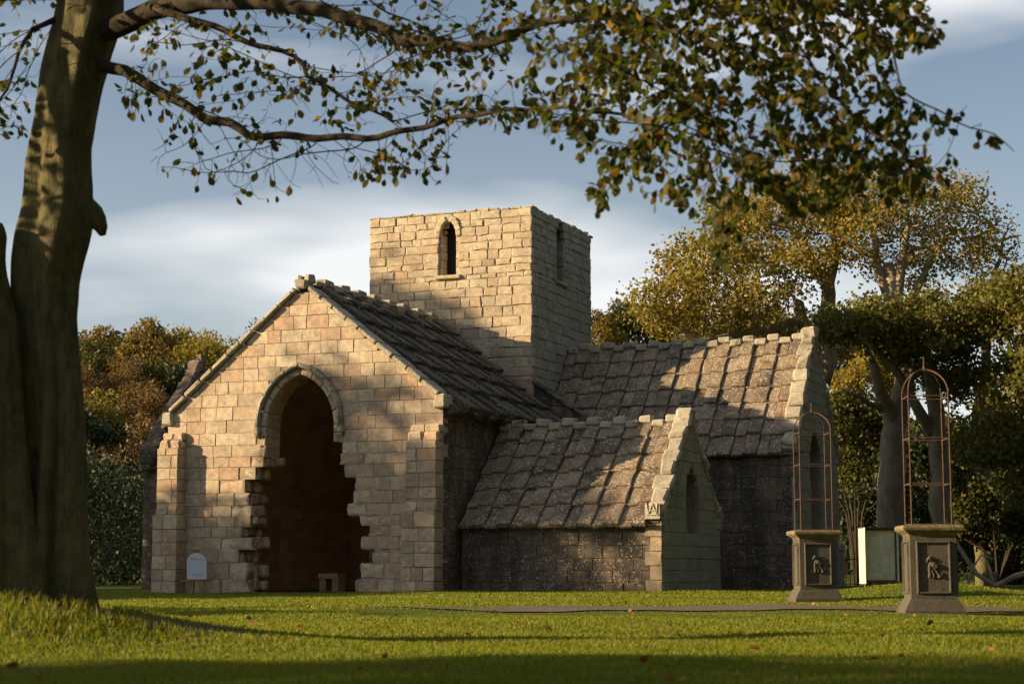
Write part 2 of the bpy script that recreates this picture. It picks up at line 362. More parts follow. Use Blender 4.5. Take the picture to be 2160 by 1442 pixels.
def rock(c, dims, ax=None, jit=.12, ch=.16):
    """chamfered, uneven block: 24 verts"""
    c = np.array(c, float); h = np.array(dims)/2.
    A = np.array(ax, float) if ax is not None else np.eye(3)
    V = []; idx = {}
    m = min(h)*ch*2
    for sx in (-1, 1):
        for sy in (-1, 1):
            for sz in (-1, 1):
                jj = np.array([rnd.uniform(-jit, jit)*min(h)*1.2 for _ in range(3)])
                for d in range(3):
                    p = np.array([sx, sy, sz])*(h-m); p[d] = (sx, sy, sz)[d]*h[d]
                    idx[(sx, sy, sz, d)] = len(V); V.append(c+(p+jj)@A)
    F = []
    S = (-1, 1)
    for d in range(3):
        a, b = [(1, 2), (2, 0), (0, 1)][d]
        for s in S:
            q = []
            for (p, r_) in ((-1, -1), (1, -1), (1, 1), (-1, 1)):
                t = [0, 0, 0]; t[d] = s; t[a] = p; t[b] = r_; q.append(idx[(*t, d)])
            F.append(tuple(q) if s > 0 else tuple(q[::-1]))
    for d in range(3):
        a, b = [(1, 2), (2, 0), (0, 1)][d]
        for p in S:
            for r_ in S:
                lo = [0, 0, 0]; lo[d] = -1; lo[a] = p; lo[b] = r_; hi = list(lo); hi[d] = 1
                f = (idx[(*lo, a)], idx[(*hi, a)], idx[(*hi, b)], idx[(*lo, b)])
                F.append(f if p*r_ < 0 else f[::-1])
    for t in [(x, y, z) for x in S for y in S for z in S]:
        f = (idx[(*t, 0)], idx[(*t, 1)], idx[(*t, 2)])
        F.append(f if t[0]*t[1]*t[2] > 0 else f[::-1])
    return V, F

# ------------------------------------------------------------------ church: front gable wall
HA, HEL, HER = 7.87, 4.55, 4.74
front = plane((0, 0, 0), (1, 0, 0), (0, 0, 1))
OL = [(-5.08, 3.44, 3.23), (-5.31, 3.24, 2.92), (-5.62, 2.92, 2.56), (-5.49, 2.55, 2.26), (-5.34, 2.26, 2.1), (-5.44, 2.1, 1.69), (-5.7, 1.69, 1.42), (-5.44, 1.41, 1.11), (-5.76, 1.11, .76), (-5.51, .76, .37), (-5.52, .37, -.2)]
OR = [(-2.81, 3.79, 3.57), (-2.88, 3.57, 3.25), (-2.74, 3.25, 3.05), (-2.43, 3.04, 2.77), (-2.45, 2.77, 2.46), (-2.52, 2.46, 2.19), (-2.68, 2.2, 1.95), (-2.29, 1.95, 1.7), (-2.04, 1.7, 1.46), (-2.25, 1.46, 1.13), (-1.92, 1.13, .79), (-2.26, .79, .42), (-2.37, .42, -.2)]
AC, AW, AS, AH = -4.05, .98, 4.25, 1.33
ac = (AH**2-AW**2)/(2*AW); AR = ac+AW
def arch_half(z, off=0.):
    """half width of the opening grown outward by off"""
    if z <= AS: return AW+off
    t = (AR+off)**2-(z-AS)**2
    return max(0., math.sqrt(max(0., t))-ac)
def opening(z):
    l = r_ = None
    if z > 3.44: l = AC-arch_half(z)
    else:
        for (x, a, b) in OL:
            if b <= z <= a: l = x
        if l is None: l = -5.45
    if z > 3.79: r_ = AC+arch_half(z)
    else:
        for (x, a, b) in OR:
            if b <= z <= a: r_ = x
        if r_ is None: r_ = -2.3
    return l, r_
# course lines that follow the torn edge
CS = [(0, .36), (.36, .76), (.76, 1.11), (1.11, 1.42), (1.42, 1.69), (1.69, 1.95), (1.95, 2.24), (2.24, 2.56), (2.56, 2.91), (2.91, 3.23), (3.23, 3.50), (3.50, 3.80)]
CS += courses(3.80, 7.7, (.29, .36))
front_wall = MB()
VO = .30     # arch ring + hood width
for (za, zb) in CS:
    zm = (za+zb)/2
    xl = -8 if zm < HEL else -8+(zm-HEL)/(HA-HEL)*4; xr = 0 if zm < HER else -(zm-HER)/(HA-HER)*4
    l, r_ = opening(zm)
    zt = zb+.002
    if zm > 3.8: l, r_ = AC-arch_half(zm, .12), AC+arch_half(zm, .12)
    elif zm > 3.44: l = AC-arch_half(zm, .12)
    if l < r_:
        front_wall.box((xl+.03, .022, za), (l-.03, .82, zt)); front_wall.box((r_+.03, .022, za), (xr-.03, .82, zt))
    else: front_wall.box((xl+.03, .022, za), (xr-.03, .82, zt))
fw = front_wall.build('front_gable_wall', M_core, church)
clL = (-(HA-HEL)/4, 1., HEL+(HA-HEL)*2); clR = ((HA-HER)/4, 1., HER)
ly = Layer('ashlar_block', M_gable, fw)
def spansF(za, zb):
    zm = (za+zb)/2; l, r_ = opening(zm)
    if zm > 3.8: l, r_ = AC-arch_half(zm, VO), AC+arch_half(zm, VO)
    elif zm > 3.44: l = AC-arch_half(zm, .16)
    if zm > AS+AH+.42 or l >= r_: return [(-8, 0)]
    return [(-8, l), (r_, 0)]
def skipF(p):
    cx = sum(q[0] for q in p)/len(p); cz = sum(q[1] for q in p)/len(p)
    return False
lay(ly, front, spansF, CS, (.38, .72), rag=lambda z, a, b: z < 3.45 and (abs(b-opening(z)[0]) < .01 or abs(a-opening(z)[1]) < .01), clips=(clL, clR), proud=.007, back=.3)
# voussoirs, hood mould
def ring(side, t0, t1, o0, o1):
    """quad along the arch; t<0 runs down the jamb"""
    def pt(t, o):
        if t < 0: return (AC+side*(AW+o), AS+t)
        amax = math.acos(ac/(AR+o)); a = min(t, 1.)*amax
        return (AC+side*(-ac+(AR+o)*math.cos(a)), AS+(AR+o)*math.sin(a))
    p = [pt(t0, o0), pt(t0, o1), pt((t0+t1)/2 if t0 >= 0 else t1, o1), pt(t1, o1), pt(t1, o0), pt((t0+t1)/2 if t0 >= 0 else t1, o0)]
    q = []
    for a in p:
        if not q or math.hypot(a[0]-q[-1][0], a[1]-q[-1][1]) > 1e-4: q.append(a)
    return q if area(q) > 0 else q[::-1]
vl = Layer('voussoir', M_gable, fw)
for side in (-1, 1):
    ts = [(-.78, -.52), (-.52, -.26), (-.26, 0)] if side < 0 else [(-.44, -.2), (-.2, 0)]
    ts += [(q/5, (q+1)/5) for q in range(5)]
    for (a, b) in ts:
        e = .004
        vl.add(stone(ring(side, a+e, b-e, .0, .165), front, .012, .34, bev=.03, jit=.004))
        vl.add(stone(ring(side, a+e, b-e, .045, .20), front, -.36, .80, bev=.03, jit=.004))
hl = Layer('hood_stone', M_cope, fw)
for side in (-1, 1):
    for q in range(5):
        a, b = q/5, (q+1)/5
        hl.add(stone(ring(side, (a if q else -.04)+.003, b-.003, .172, .29), front, .12, .05, bev=.02, jit=.003, bulge=.0))
        hl.add(stone(ring(side, (a if q else -.04)+.003, b-.003, .20, .262), front, .15, .05, bev=.02, jit=.003, bulge=.0))
    hl.add(rock((AC+side*(AW+.23), -.06, AS-.10), (.17, .18, .2), jit=.1))
    hl.add(rock((AC+side*(AW+.23), -.05, AS-.24), (.11, .14, .10), jit=.2, ch=.35))
# torn reveals: rubble of the wall core
rl = Layer('rubble_stone', M_rub, fw)
for (za, zb) in CS:
    zm = (za+zb)/2
    if zm > 3.8: continue
    l, r_ = opening(zm)
    for side, x in ((1, l), (-1, r_)):
        if side > 0 and zm > 3.44: continue
        for q in range(3):
            yd = .24+q*.22; s_ = rnd.uniform(.05, .17)+.05*q*rnd.random()
            rl.add(rock((x+side*(s_/2-.15), yd, zm+rnd.uniform(-.03, .03)), (s_+.2, rnd.uniform(.2, .3), (zb-za)*rnd.uniform(.7, 1.05)), jit=.2, ch=.2))
# buttresses
bt = MB(); bl = Layer('buttress_block', M_gable, None)
for (xa, xb, p) in ((-8.06, -7.42, .40), (-.84, .0, .42)):
    b1 = MB()
    b1.box((xa+.022, -p+.022, 0), (xb-.022, .2, 3.75)); b1.box((xa-.035, -p-.038, 0), (xb-.022 if xb > -1 else xb+.035, .1, 2.0))
    bo = b1.build('buttress', M_core, church); bl.parent = bo
    for (za, zb) in courses(0, 2.02, (.28, .36))+[(2.02, 2.32)]+courses(2.32, 3.75, (.28, .36)):
        e = .06 if zb < 2.05 else .0
        ms = split(xa-e, xb+(e if xb < -1 else 0), (.26, .5))
        for q in range(len(ms)-1):
            g = .01
            fr = (.0 if e == 0 else .06)
            pl = plane((0, -p, 0), (1, 0, 0), (0, 0, 1))
            if za == 2.02:
                bl.add(stone([(ms[q]+g, za), (ms[q+1]-g, za), (ms[q+1]-g, zb), (ms[q]+g, zb)], pl, .03, .3, tilt=lambda a, b, za=za: -(b-za)*.22, jit=.02)); continue
            bl.add(stone([(ms[q]+g, za+g), (ms[q+1]-g, za+g), (ms[q+1]-g, zb-g), (ms[q]+g, zb-g)], pl, fr+rnd.uniform(-.01, .01), .1))
        xs2 = xb+(e if xb < -1 else 0)
        pr = plane((xs2, 0, 0), (0, 1, 0), (0, 0, 1))
        bl.add(stone([(-p-(.05 if e else 0)+.03, za+.01), (-.01, za+.01), (-.01, zb-.01), (-p-(.05 if e else 0)+.03, zb-.01)], pr, rnd.uniform(-.006, .006), .1))
    # weathered slope stones on top
    cx = (xa+xb)/2; wdt = xb-xa
    for q, (yy, zz, hh) in enumerate(((-p*.55, 3.84, .26), (-p*.25, 4.06, .22))):
        for e in (-1, 1):
            sx_ = cx+e*wdt*.24
            bl.add(rock((sx_, yy+.08, zz), (wdt*.5, p*.9-q*.08, hh), jit=.18, ch=.2))
# skew stones along the rakes, kneelers, finial
sk = Layer('skew_stone', M_cope, fw)
for side in (-1, 1):
    e0 = np.array([-8.08, HEL-.02]) if side < 0 else np.array([.08, HER-.02]); e1 = np.array([-4, HA+.02])
    L = np.linalg.norm(e1-e0); u = (e1-e0)/L; nrm = np.array([-u[1], u[0]]) if side < 0 else np.array([u[1], -u[0]])
    s_ = .25
    while s_ < L-.25:
        ln = rnd.uniform(.42, .66); ln = min(ln, L-.2-s_); c2 = e0+u*(s_+ln/2)+nrm*.055
        ax = [(u[0], 0, u[1]), (0, 1, 0), (nrm[0], 0, nrm[1])]
        ax = [np.array(a_) for a_ in ax]
        if side > 0: ax[1] = -ax[1]
        sk.add(rock((c2[0], .15, c2[1]), (ln-.03, .58, .12), ax, jit=.16, ch=.25)); s_ += ln
    kx = -7.98 if side < 0 else -.06
    sk.add(rock((kx, .12, (HEL if side < 0 else HER)+.0), (.30, .5, .34), jit=.1, ch=.12))
sk.add(rock((-4.05, .1, HA+.06), (.34, .45, .24), jit=.2)); sk.add(rock((-4.1, .12, HA+.19), (.15, .3, .18), jit=.25)); sk.add(rock((-3.93, .18, HA+.21), (.2, .34, .24), jit=.2))

# choir side walls, vault, floor wall faces
cw = MB(); cw.box((-1.0, .8, 0), (-.026, 8.6, 4.62)); chw = cw.build('choir_side_wall', M_core, church)
side = plane((0, 0, 0), (0, 1, 0), (0, 0, 1))
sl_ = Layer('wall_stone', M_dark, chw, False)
lay(sl_, side, lambda a, b: [(.02, 1.1)] if b < 2.0 else [(.02, 8.6)], courses(0, 4.6), (.4, .75))
sl_.end()
cw = MB(); [cw.box(*q) for q in (((-7.95, .8, 0), (-7.076, 1.1, 4.55)), ((-7.95, 3.2, 0), (-7.076, 8.6, 4.55)), ((-7.95, 1.1, 0), (-7.076, 3.2, 2.0)), ((-7.95, 1.1, 4.3), (-7.076, 3.2, 4.55)))]; chl = cw.build('choir_far_wall', M_core, church)
inn = plane((-7.05, 0, 0), (0, 1, 0), (0, 0, 1))
il = Layer('inner_wall_stone', M_rub, chl, False)
lay(il, inn, lambda a, b: [(.85, 8.6)] if b < 2.0 else [(.85, 1.1), (3.2, 8.6)], courses(0, 3.1), (.4, .8), proud=.01); il.end()
cr = MB(); cr.box((-7.05, 8.6, 0), (-1, 8.64, 6.2)); cr.build('crossing_wall', M_rub, church)
va = MB(); nv = 24; prof = []
for q in range(nv+1):
    t = q/nv*2-1; c_ = 1.2; Rv = 3+c_; zz = math.sqrt(max(0, Rv**2-(abs(t)*3+c_)**2)); prof.append((-4.02+t*3.02, 3.05+zz*.78))
for yy in np.linspace(.78, 8.62, 9):
    va.V += [(a, yy, b) for a, b in prof]; va.R += [.4]*len(prof)
m_ = nv+1
va.F = [(j*m_+q, j*m_+q+1, (j+1)*m_+q+1, (j+1)*m_+q) for j in range(8) for q in range(nv)]
va.build('vault', M_rub, church, True)

# ------------------------------------------------------------------ stone slab roofs
def slab_roof(name, M, ulen, vlen, cols, rows, mat, parent, single=True, raised=.085, phase=0, slip=.0):
    """u along the eave, v up the slope; every second column lies over its neighbours"""
    co = MB(); prism(co, [(0, .02), (ulen, .02), (ulen, vlen), (0, vlen)], M, -.14, -.03)
    ro = co.build(name, M_soil, parent)
    L = Layer('roof_slab', mat, ro, single)
    us = np.linspace(0, ulen, cols+1)
    hs_ = np.linspace(0, vlen, rows+1)
    for c_ in range(cols):
        up = (c_+phase) % 2
        ua, ub = us[c_], us[c_+1]
        if up: ua -= .035; ub += .035
        for r_ in range(rows):
            va_, vb = hs_[r_]+rnd.uniform(-.03, .03), hs_[r_+1]+.05
            if r_ == 0: va_ = -.12
            if r_ == rows-1: vb = vlen
            fr = (.05+raised if up else .04)+rnd.uniform(-.012, .012)
            tl = rnd.uniform(.08, .12)
            tf = lambda a, b, va_=va_, tl=tl, tw=rnd.uniform(-.025, .025), ua=ua: -(b-va_)*tl+(a-ua)*tw
            p = [(max(0., ua)+.018, va_), (min(ulen, ub)-.018, va_), (min(ulen, ub)-.018, vb), (max(0., ua)+.018, vb)]
            L.add(stone(p, M, fr+.03, .02-(raised*.4 if up else 0), bev=.02, jit=.022, tilt=tf, bulge=.008))
    L.end()
    return ro
def ridge(M, u0, u1, step, parent, phase=0, mat=None):
    L = Layer('ridge_stone', mat or M_cope, parent); n = int(round((u1-u0)/step))
    for q in range(n):
        up = (q+phase) % 2; c_ = u0+(q+.5)*(u1-u0)/n; p = M(c_)
        d = np.array(M(c_+.1))-np.array(p); d /= np.linalg.norm(d); b = np.cross((0, 0, 1), d)
        L.add(rock(np.array(p)+np.array([0, 0, .10 if up else .0]), ((u1-u0)/n*.97, .34 if up else .4, .20), [d, b, (0, 0, 1)], jit=.16, ch=.18))
# choir roof (slope towards +g)
es = np.array([.22, 4.52]); rd = np.array([-4., 7.9]); dv = rd-es; vl_ = np.linalg.norm(dv); dv /= vl_
chm = plane((es[0], .12, es[1]), (0, 1, 0), (dv[0], 0, dv[1]))
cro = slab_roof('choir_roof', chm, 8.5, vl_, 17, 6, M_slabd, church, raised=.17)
ridge(lambda q: (-4., q, 7.98), .45, 8.5, .47, cro, 0, M_cope)
es2 = np.array([-8.2, 4.40]); dv2 = rd-es2; l2 = np.linalg.norm(dv2); dv2 /= l2
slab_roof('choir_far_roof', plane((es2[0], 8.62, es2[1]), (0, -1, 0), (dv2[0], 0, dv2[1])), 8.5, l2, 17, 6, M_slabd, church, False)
# eaves course of the choir
ec = Layer('eaves_stone', M_dark, cro)
for q in range(12):
    ec.add(rock((.08, .45+q*.7, 4.52), (.26, .66, .2), jit=.12))

# ------------------------------------------------------------------ tower
TX0, TX1, TY0, TY1, HT = -6.5, -1.08, 8.65, 13.85, 11.36
WX0, WX1, WZ0, WZ1 = -4.12, -3.50, 9.44, 11.16
SY0, SY1, SZ0, SZ1 = 10.72, 11.46, 9.45, 11.2
tw = MB()
for (a, b) in (((TX0+.03, TY0+.03, 0), (WX0-.05, TY0+.8, HT-.06)), ((WX1+.05, TY0+.03, 0), (TX1-.03, TY0+.8, HT-.06)), ((WX0-.05, TY0+.03, 0), (WX1+.05, TY0+.8, WZ0-.05)), ((WX0-.05, TY0+.03, WZ1+.1), (WX1+.05, TY0+.8, HT-.06)),
               ((TX1-.85, TY0+.8, 0), (TX1-.03, SY0-.04, HT-.06)), ((TX1-.85, SY1+.04, 0), (TX1-.03, TY1-.05, HT-.06)), ((TX1-.85, SY0-.04, 0), (TX1-.03, SY1+.04, SZ0-.04)), ((TX1-.85, SY0-.04, SZ1+.1), (TX1-.03, SY1+.04, HT-.06)),
               ((TX0+.05, TY0+.8, 0), (TX0+.8, TY1-.05, HT-.06)), ((TX0+.8, TY1-.8, 0), (TX1-.85, TY1-.05, HT-.06)), ((TX0+.8, TY0+.8, 10.9), (TX1-.85, TY1-.8, 11.1))):
    tw.box(a, b)
two = tw.build('tower_wall', M_core, church)
tfm = plane((0, TY0, 0), (1, 0, 0), (0, 0, 1)); tsm = plane((TX1, 0, 0), (0, 1, 0), (0, 0, 1))
def roofz(g): return 4.5+(3.4)*min((g+8)/4, -g/4)
def lancet(xc, z, hw, zs, ap):
    """half-width of a pointed light"""
    if z <= zs: return hw
    if z >= ap: return 0
    return hw*math.sqrt(max(0, 1-((z-zs)/(ap-zs))**1.7))
WXC, WHW = (WX0+WX1)/2, (WX1-WX0)/2
def spansT(za, zb):
    zm = (za+zb)/2
    if zm < WZ0 or zm > WZ1+.02: return [(TX0, TX1)]
    h = WHW+.02 if zm < 10.75 else lancet(WXC, zm, WHW+.02, 10.6, WZ1+.12)
    return [(TX0, WXC-h), (WXC+h, TX1)]
tcs = courses(4.6, WZ0, (.23, .33))+courses(WZ0, HT, (.19, .30))
tl_ = Layer('tower_stone', M_tower, two)
lay(tl_, tfm, spansT, tcs, (.30, .66), proud=.018, skip=lambda p: max(q[1] for q in p) < roofz(sum(q[0] for q in p)/len(p))-.05, jit=.026, bev=.016, back=.16, bulge=.01)
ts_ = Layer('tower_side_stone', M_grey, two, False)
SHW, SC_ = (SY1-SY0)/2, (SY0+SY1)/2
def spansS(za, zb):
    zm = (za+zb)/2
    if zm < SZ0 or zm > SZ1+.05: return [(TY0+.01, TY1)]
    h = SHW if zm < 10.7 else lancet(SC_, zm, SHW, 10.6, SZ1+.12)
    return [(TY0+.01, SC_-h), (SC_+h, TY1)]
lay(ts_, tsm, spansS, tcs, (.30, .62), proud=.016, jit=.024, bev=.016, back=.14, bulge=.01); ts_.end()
# broken top courses with turf
tp = Layer('wall_head_stone', M_cope, two)
for q in range(15):
    tp.add(rock((TX0+.18+q*.365, TY0+.2, HT+.02), (rnd.uniform(.26, .46), .42, rnd.uniform(.04, .17)), jit=.4, ch=.3))
for q in range(13):
    tp.add(rock((TX1-.2, TY0+.5+q*.395, HT+.01), (.42, rnd.uniform(.26, .46), rnd.uniform(.04, .17)), jit=.4, ch=.3))
# tower windows
wm_ = Layer('window_jamb_stone', M_tower, two)
z = WZ0
for q in range(5):
    for s_ in (-1, 1):
        wm_.add(rock((WXC+s_*(WHW-.03 if s_ > 0 else WHW-.02), TY0+.26, WZ0+.14+q*.26), (.12, .36, .255), jit=.08, ch=.12))
wm_.add(rock((WXC, TY0+.06, WZ0-.04), (.86, .34, .12), jit=.1))
for s_ in (-1, 1):
    for q in range(4):
        a = q/4*1.25+.12; wm_.add(rock((WXC+s_*(WHW+.03)*math.cos(a), TY0+.03, 10.68+.56*math.sin(a)), (.19, .17, .22), [(math.cos(a), 0, s_*math.sin(a)), (0, 1, 0), (-s_*math.sin(a), 0, math.cos(a))] , jit=.1, ch=.2))
for s_ in (-1, 1):
    wm_.add(rock((WXC+s_*.27, TY0+.32, 10.85), (.16, .16, .14), jit=.15, ch=.3)); wm_.add(rock((WXC+s_*.23, TY0+.32, 11.06), (.22, .16, .2), jit=.15, ch=.3))
gm = MB(); gm.box((WX0-.05, TY0+.5, WZ0-.05), (WX1+.05, TY0+.53, WZ1+.2)); gm.build('window_mesh', M_black, two)
gm = MB(); gm.box((TX1-.42, SY0-.03, SZ0), (TX1-.39, SY1+.03, SZ1+.1)); gm.build('window_mesh', M_black, two)
wm2 = Layer('window_jamb_stone', M_grey, two)
for q in range(5):
    for yy in (SY0+.02, SY1-.02): wm2.add(rock((TX1-.17, yy, SZ0+.14+q*.26), (.3, .1, .255), jit=.08, ch=.12))
wm2.add(rock((TX1-.06, SC_, SZ0-.05), (.3, .9, .12), jit=.1))
# crossing wall with sloping cope right of the tower
xw = MB(); prism(xw, [(TX1+.02, 0), (.68, 0), (.68, 4.86), (TX1+.02, 6.02)], tfm, -.55, -.05); xwo = xw.build('crossing_shoulder', M_core, church)
xl_ = Layer('shoulder_stone', M_dark, xwo)
lay(xl_, tfm, lambda a, b: [(TX1+.02, .70)], courses(4.1, 6.05), (.4, .6), clips=(((6.02-4.86)/1.74, 1., 6.05+(6.02-4.86)/1.74*TX1),), back=.08)
u = np.array([1.76, 0, -1.18]); u /= np.linalg.norm(u); nn = np.array([-u[2], 0, u[0]])
for q in range(4):
    c_ = np.array([TX1+.02, TY0+.2, 6.08])+u*(.26+q*.52)+nn*.03
    xl_.add(rock(c_, (.5, .6, .1), [u, (0, 1, 0), nn], jit=.16, ch=.25))
xl_.add(rock((.62, TY0+.15, 4.9), (.34, .6, .22), jit=.12))

# ------------------------------------------------------------------ side chapels and transepts
def wing(tagname, x0, x1, y0, y1, he, ha, cols, rows, mats, win, single=True, wallx0=None, slabmat=None, stuffside=False):
    """range with ridge along g, gable facing +g"""
    wx = x0 if wallx0 is None else wallx0; ym = (y0+y1)/2
    wmb = MB(); wmb.box((wx, y0+.026, 0), (x1-.6, y0+.7, he-.02)); wmb.box((wx, y1-.7, 0), (x1-.6, y1-.05, he-.02))
    wo = wmb.build(tagname+'_wall', M_core, church)
    fm = plane((0, y0, 0), (1, 0, 0), (0, 0, 1)); gm_ = plane((x1, 0, 0), (0, 1, 0), (0, 0, 1))
    # gable
    gmb = MB(); wc, whw, wz0, wzs, wz1 = win
    sl2 = (ha-he)/(ym-y0)
    prism(gmb, [(y0+.05, 0), (wc-whw-.02, 0), (wc-whw-.02, min(wz1, he+(wc-whw-y0)*sl2-.1)), (wc-whw-.02, he+(wc-whw-y0)*sl2-.06), (y0+.05, he)], gm_, -.6, -.026)
    prism(gmb, [(wc+whw+.02, 0), (y1-.05, 0), (y1-.05, he), (wc+whw+.02, he+(y1-wc-whw)*sl2-.06)], gm_, -.6, -.026)
    prism(gmb, [(wc-whw-.02, 0), (wc+whw+.02, 0), (wc+whw+.02, wz0), (wc-whw-.02, wz0)], gm_, -.6, -.026)
    hl_ = he+(wc-whw-y0)*sl2-.06; hr_ = he+(y1-wc-whw)*sl2-.06
    prism(gmb, [(wc-whw-.02, wzs+.2), (wc, wz1), (wc+whw+.02, wzs+.2), (wc+whw+.02, hr_), (ym, ha-.1), (wc-whw-.02, hl_)], gm_, -.6, -.026)
    prism(gmb, [(wc-whw-.02, wz0), (wc+whw+.02, wz0), (wc+whw+.02, wz1), (wc-whw-.02, wz1)], gm_, -.5, -.34)
    go = gmb.build(tagname+'_gable', M_core, church)
    cs = courses(0, he, (.27, .36)); cg = cs+courses(he, ha, (.26, .34))
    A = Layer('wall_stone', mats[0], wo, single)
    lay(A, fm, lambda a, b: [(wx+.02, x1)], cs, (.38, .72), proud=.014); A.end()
    B = Layer('gable_stone', mats[1], go, single)
    def sp(a, b):
        zm = (a+b)/2
        if zm < wz0 or zm > wz1: return [(y0, y1)]
        h = whw if zm < wzs else lancet(wc, zm, whw, wzs, wz1)
        return [(y0, wc-h), (wc+h, y1)]
    lay(B, gm_, sp, cg, (.4, .8), clips=((-sl2, 1., he-sl2*y0), (sl2, 1., he+sl2*y1)), proud=.012, back=.12)
    # window jambs and blind infill
    infill = plane((x1-.3, 0, 0), (0, 1, 0), (0, 0, 1))
    lay(B, infill, lambda a, b: [(wc-whw, wc+whw)], courses(wz0, wz0+(wz1-wz0)*.45), (.3, .5), proud=.01)
    B.end()
    mu = MB(); mu.box((x1-.33, wc-.05, wz0), (x1-.2, wc+.05, wz1-.2)); mu.build('mullion', mats[1], go)
    dk = MB(); dk.box((x1-.34, wc-whw-.02, wz0+(wz1-wz0)*.44), (x1-.335, wc+whw+.02, wz1)); dk.build('window_mesh', M_black, go)
    # roofs
    L = math.hypot(ym-y0+.14, ha-he+.12); dvv = (0, (ym-y0+.14)/L, (ha-he+.12)/L)
    ro = slab_roof(tagname+'_roof', plane((x0, y0-.14, he-.1), (1, 0, 0), dvv), x1-x0-.32, L, cols, rows, slabmat or M_slab, church, single, raised=.06)
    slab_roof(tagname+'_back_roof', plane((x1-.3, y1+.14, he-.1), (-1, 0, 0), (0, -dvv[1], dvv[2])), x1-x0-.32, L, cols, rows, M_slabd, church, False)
    ridge(lambda q: (q, ym, ha+.02), x0, x1-.3, (x1-x0-.3)/cols, ro, 0)
    E_ = Layer('eaves_stone', mats[0], ro, single)
    xx = wx
    while xx < x1-.3:
        ln = rnd.uniform(.45, .8); E_.add(rock((xx+ln/2, y0-.03, he-.06), (ln-.02, .2, .13), jit=.14)); xx += ln
    E_.end()
    # gable skew of stepped stones
    S_ = Layer('skew_stone', M_cope, go); nst = int(L/.46)
    for s_ in (0, 1):
        for q in range(nst):
            f = (q+.5)/nst; yy = (y0-.1)+(ym-y0+.1)*f if s_ == 0 else (y1+.1)-(y1+.1-ym)*f; zz = he+.02+(ha-he+.12)*f
            dd = np.array([0, dvv[1]*(1 if s_ == 0 else -1), dvv[2]]); d2 = np.cross((1, 0, 0), dd)*(1 if s_ == 0 else 1)
            S_.add(rock((x1-.16, yy, zz+.05), (.42+rnd.uniform(-.06, .10), L/nst*.95, .22+rnd.uniform(0, .08)), [(1, 0, 0), dd, d2], jit=.24, ch=.2), rnd.random())
    S_.add(rock((x1-.15, ym, ha+.22), (.46, .42, .34), jit=.14, ch=.2))
    S_.add(rock((x1-.16, y0+.1, he-.02), (.4, .42, .30), jit=.08, ch=.12))
    S_.add(rock((x1-.16, y1-.1, he-.02), (.4, .42, .30), jit=.08, ch=.12))
    return wo, go, ro
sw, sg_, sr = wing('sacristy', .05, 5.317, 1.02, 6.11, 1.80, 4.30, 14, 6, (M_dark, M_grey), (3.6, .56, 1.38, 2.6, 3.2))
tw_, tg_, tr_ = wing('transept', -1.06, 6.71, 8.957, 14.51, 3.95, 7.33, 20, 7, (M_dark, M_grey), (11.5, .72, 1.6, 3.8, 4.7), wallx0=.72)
# low buttress at the far corner of the transept gable
bb = MB(); bb.box((6.0, 14.3, 0), (6.66, 15.1, 1.2)); bbo = bb.build('corner_buttress', M_core, church)
B2 = Layer('buttress_block', M_grey, bbo)
lay(B2, plane((6.72, 0, 0), (0, 1, 0), (0, 0, 1)), lambda a, b: [(14.3, 15.1)], courses(0, 1.2), (.35, .5)); B2.add(rock((6.4, 14.7, 1.25), (.7, .85, .2)))
# quoins: pale dressed corner of the sacristy, carved kneeler
ql = Layer('quoin_stone', M_core, sw)
z = 0
for q in range(5):
    h = 1.72/5; ln = (.42, .3)[q % 2]
    ql.add(stone([(5.317-ln, z+.01), (5.31, z+.01), (5.31, z+h-.01), (5.317-ln, z+h-.01)], plane((0, 1.0, 0), (1, 0, 0), (0, 0, 1)), .012, .1)); z += h
kn = MB(); kf = plane((4.98, .80, 1.86), (1, 0, 0), (0, 0, 1))
kn.box((4.96, .80, 1.80), (5.33, 1.1, 2.16))
for (a, b) in (((.02, .33), (.07, .05)), ((.17, .30), (.07, .05)), ((.17, .30), (.27, .05)), ((.1, .14), (.24, .14)), ((.3, .33), (.27, .05)), ((.02, .04), (.32, .04))):
    kn.tube([kf(*a, 0.01), kf(*b, 0.01)], .018, 6)
kn.build('carved_kneeler', M_cope, sg_)
# left transept, roughly preserved
lw = MB(); lw.box((-14.72, 9.0, 0), (-8, 9.7, 4.25)); lw.box((-14.72, 13.7, 0), (-8, 14.45, 4.25))
lf = plane((-14.75, 0, 0), (0, -1, 0), (0, 0, 1))
prism(lw, [(-14.45, 0), (-9.0, 0), (-9.0, 4.25), (-11.73, 7.25), (-14.45, 4.25)], lf, -.6, -.05)
lwo = lw.build('far_transept_wall', M_core, church)
LL = Layer('far_wall_stone', M_dark, lwo, False)
lay(LL, plane((0, 8.957, 0), (1, 0, 0), (0, 0, 1)), lambda a, b: [(-14.75, -8)], courses(0, 4.3), (.38, .72)); LL.end()
Lr = math.hypot(2.92, 3.1); dl = (0, 2.92/Lr, 3.1/Lr)
fr = slab_roof('far_transept_roof', plane((-14.4, 8.82, 4.25), (1, 0, 0), dl), 6.6, Lr, 14, 7, M_slabd, church, False)
slab_roof('far_transept_back_roof', plane((-7.8, 14.6, 4.25), (-1, 0, 0), (0, -dl[1], dl[2])), 6.6, Lr, 14, 7, M_slabd, church, False)
S_ = Layer('skew_stone', M_dark, lwo)  # dark stone colour stands in for the shade on this skew
for q in range(10):
    f = (q+.5)/10; S_.add(rock((-14.6, 8.85+2.88*f, 4.35+3.05*f), (.5, .48, .3), [(1, 0, 0), dl, (0, -dl[2], dl[1])], jit=.25, ch=.2))
S_.add(rock((-14.6, 11.7, 7.5), (.5, .5, .4), jit=.25)); S_.add(rock((-14.4, 11.7, 7.7), (.2, .3, .25), jit=.3))
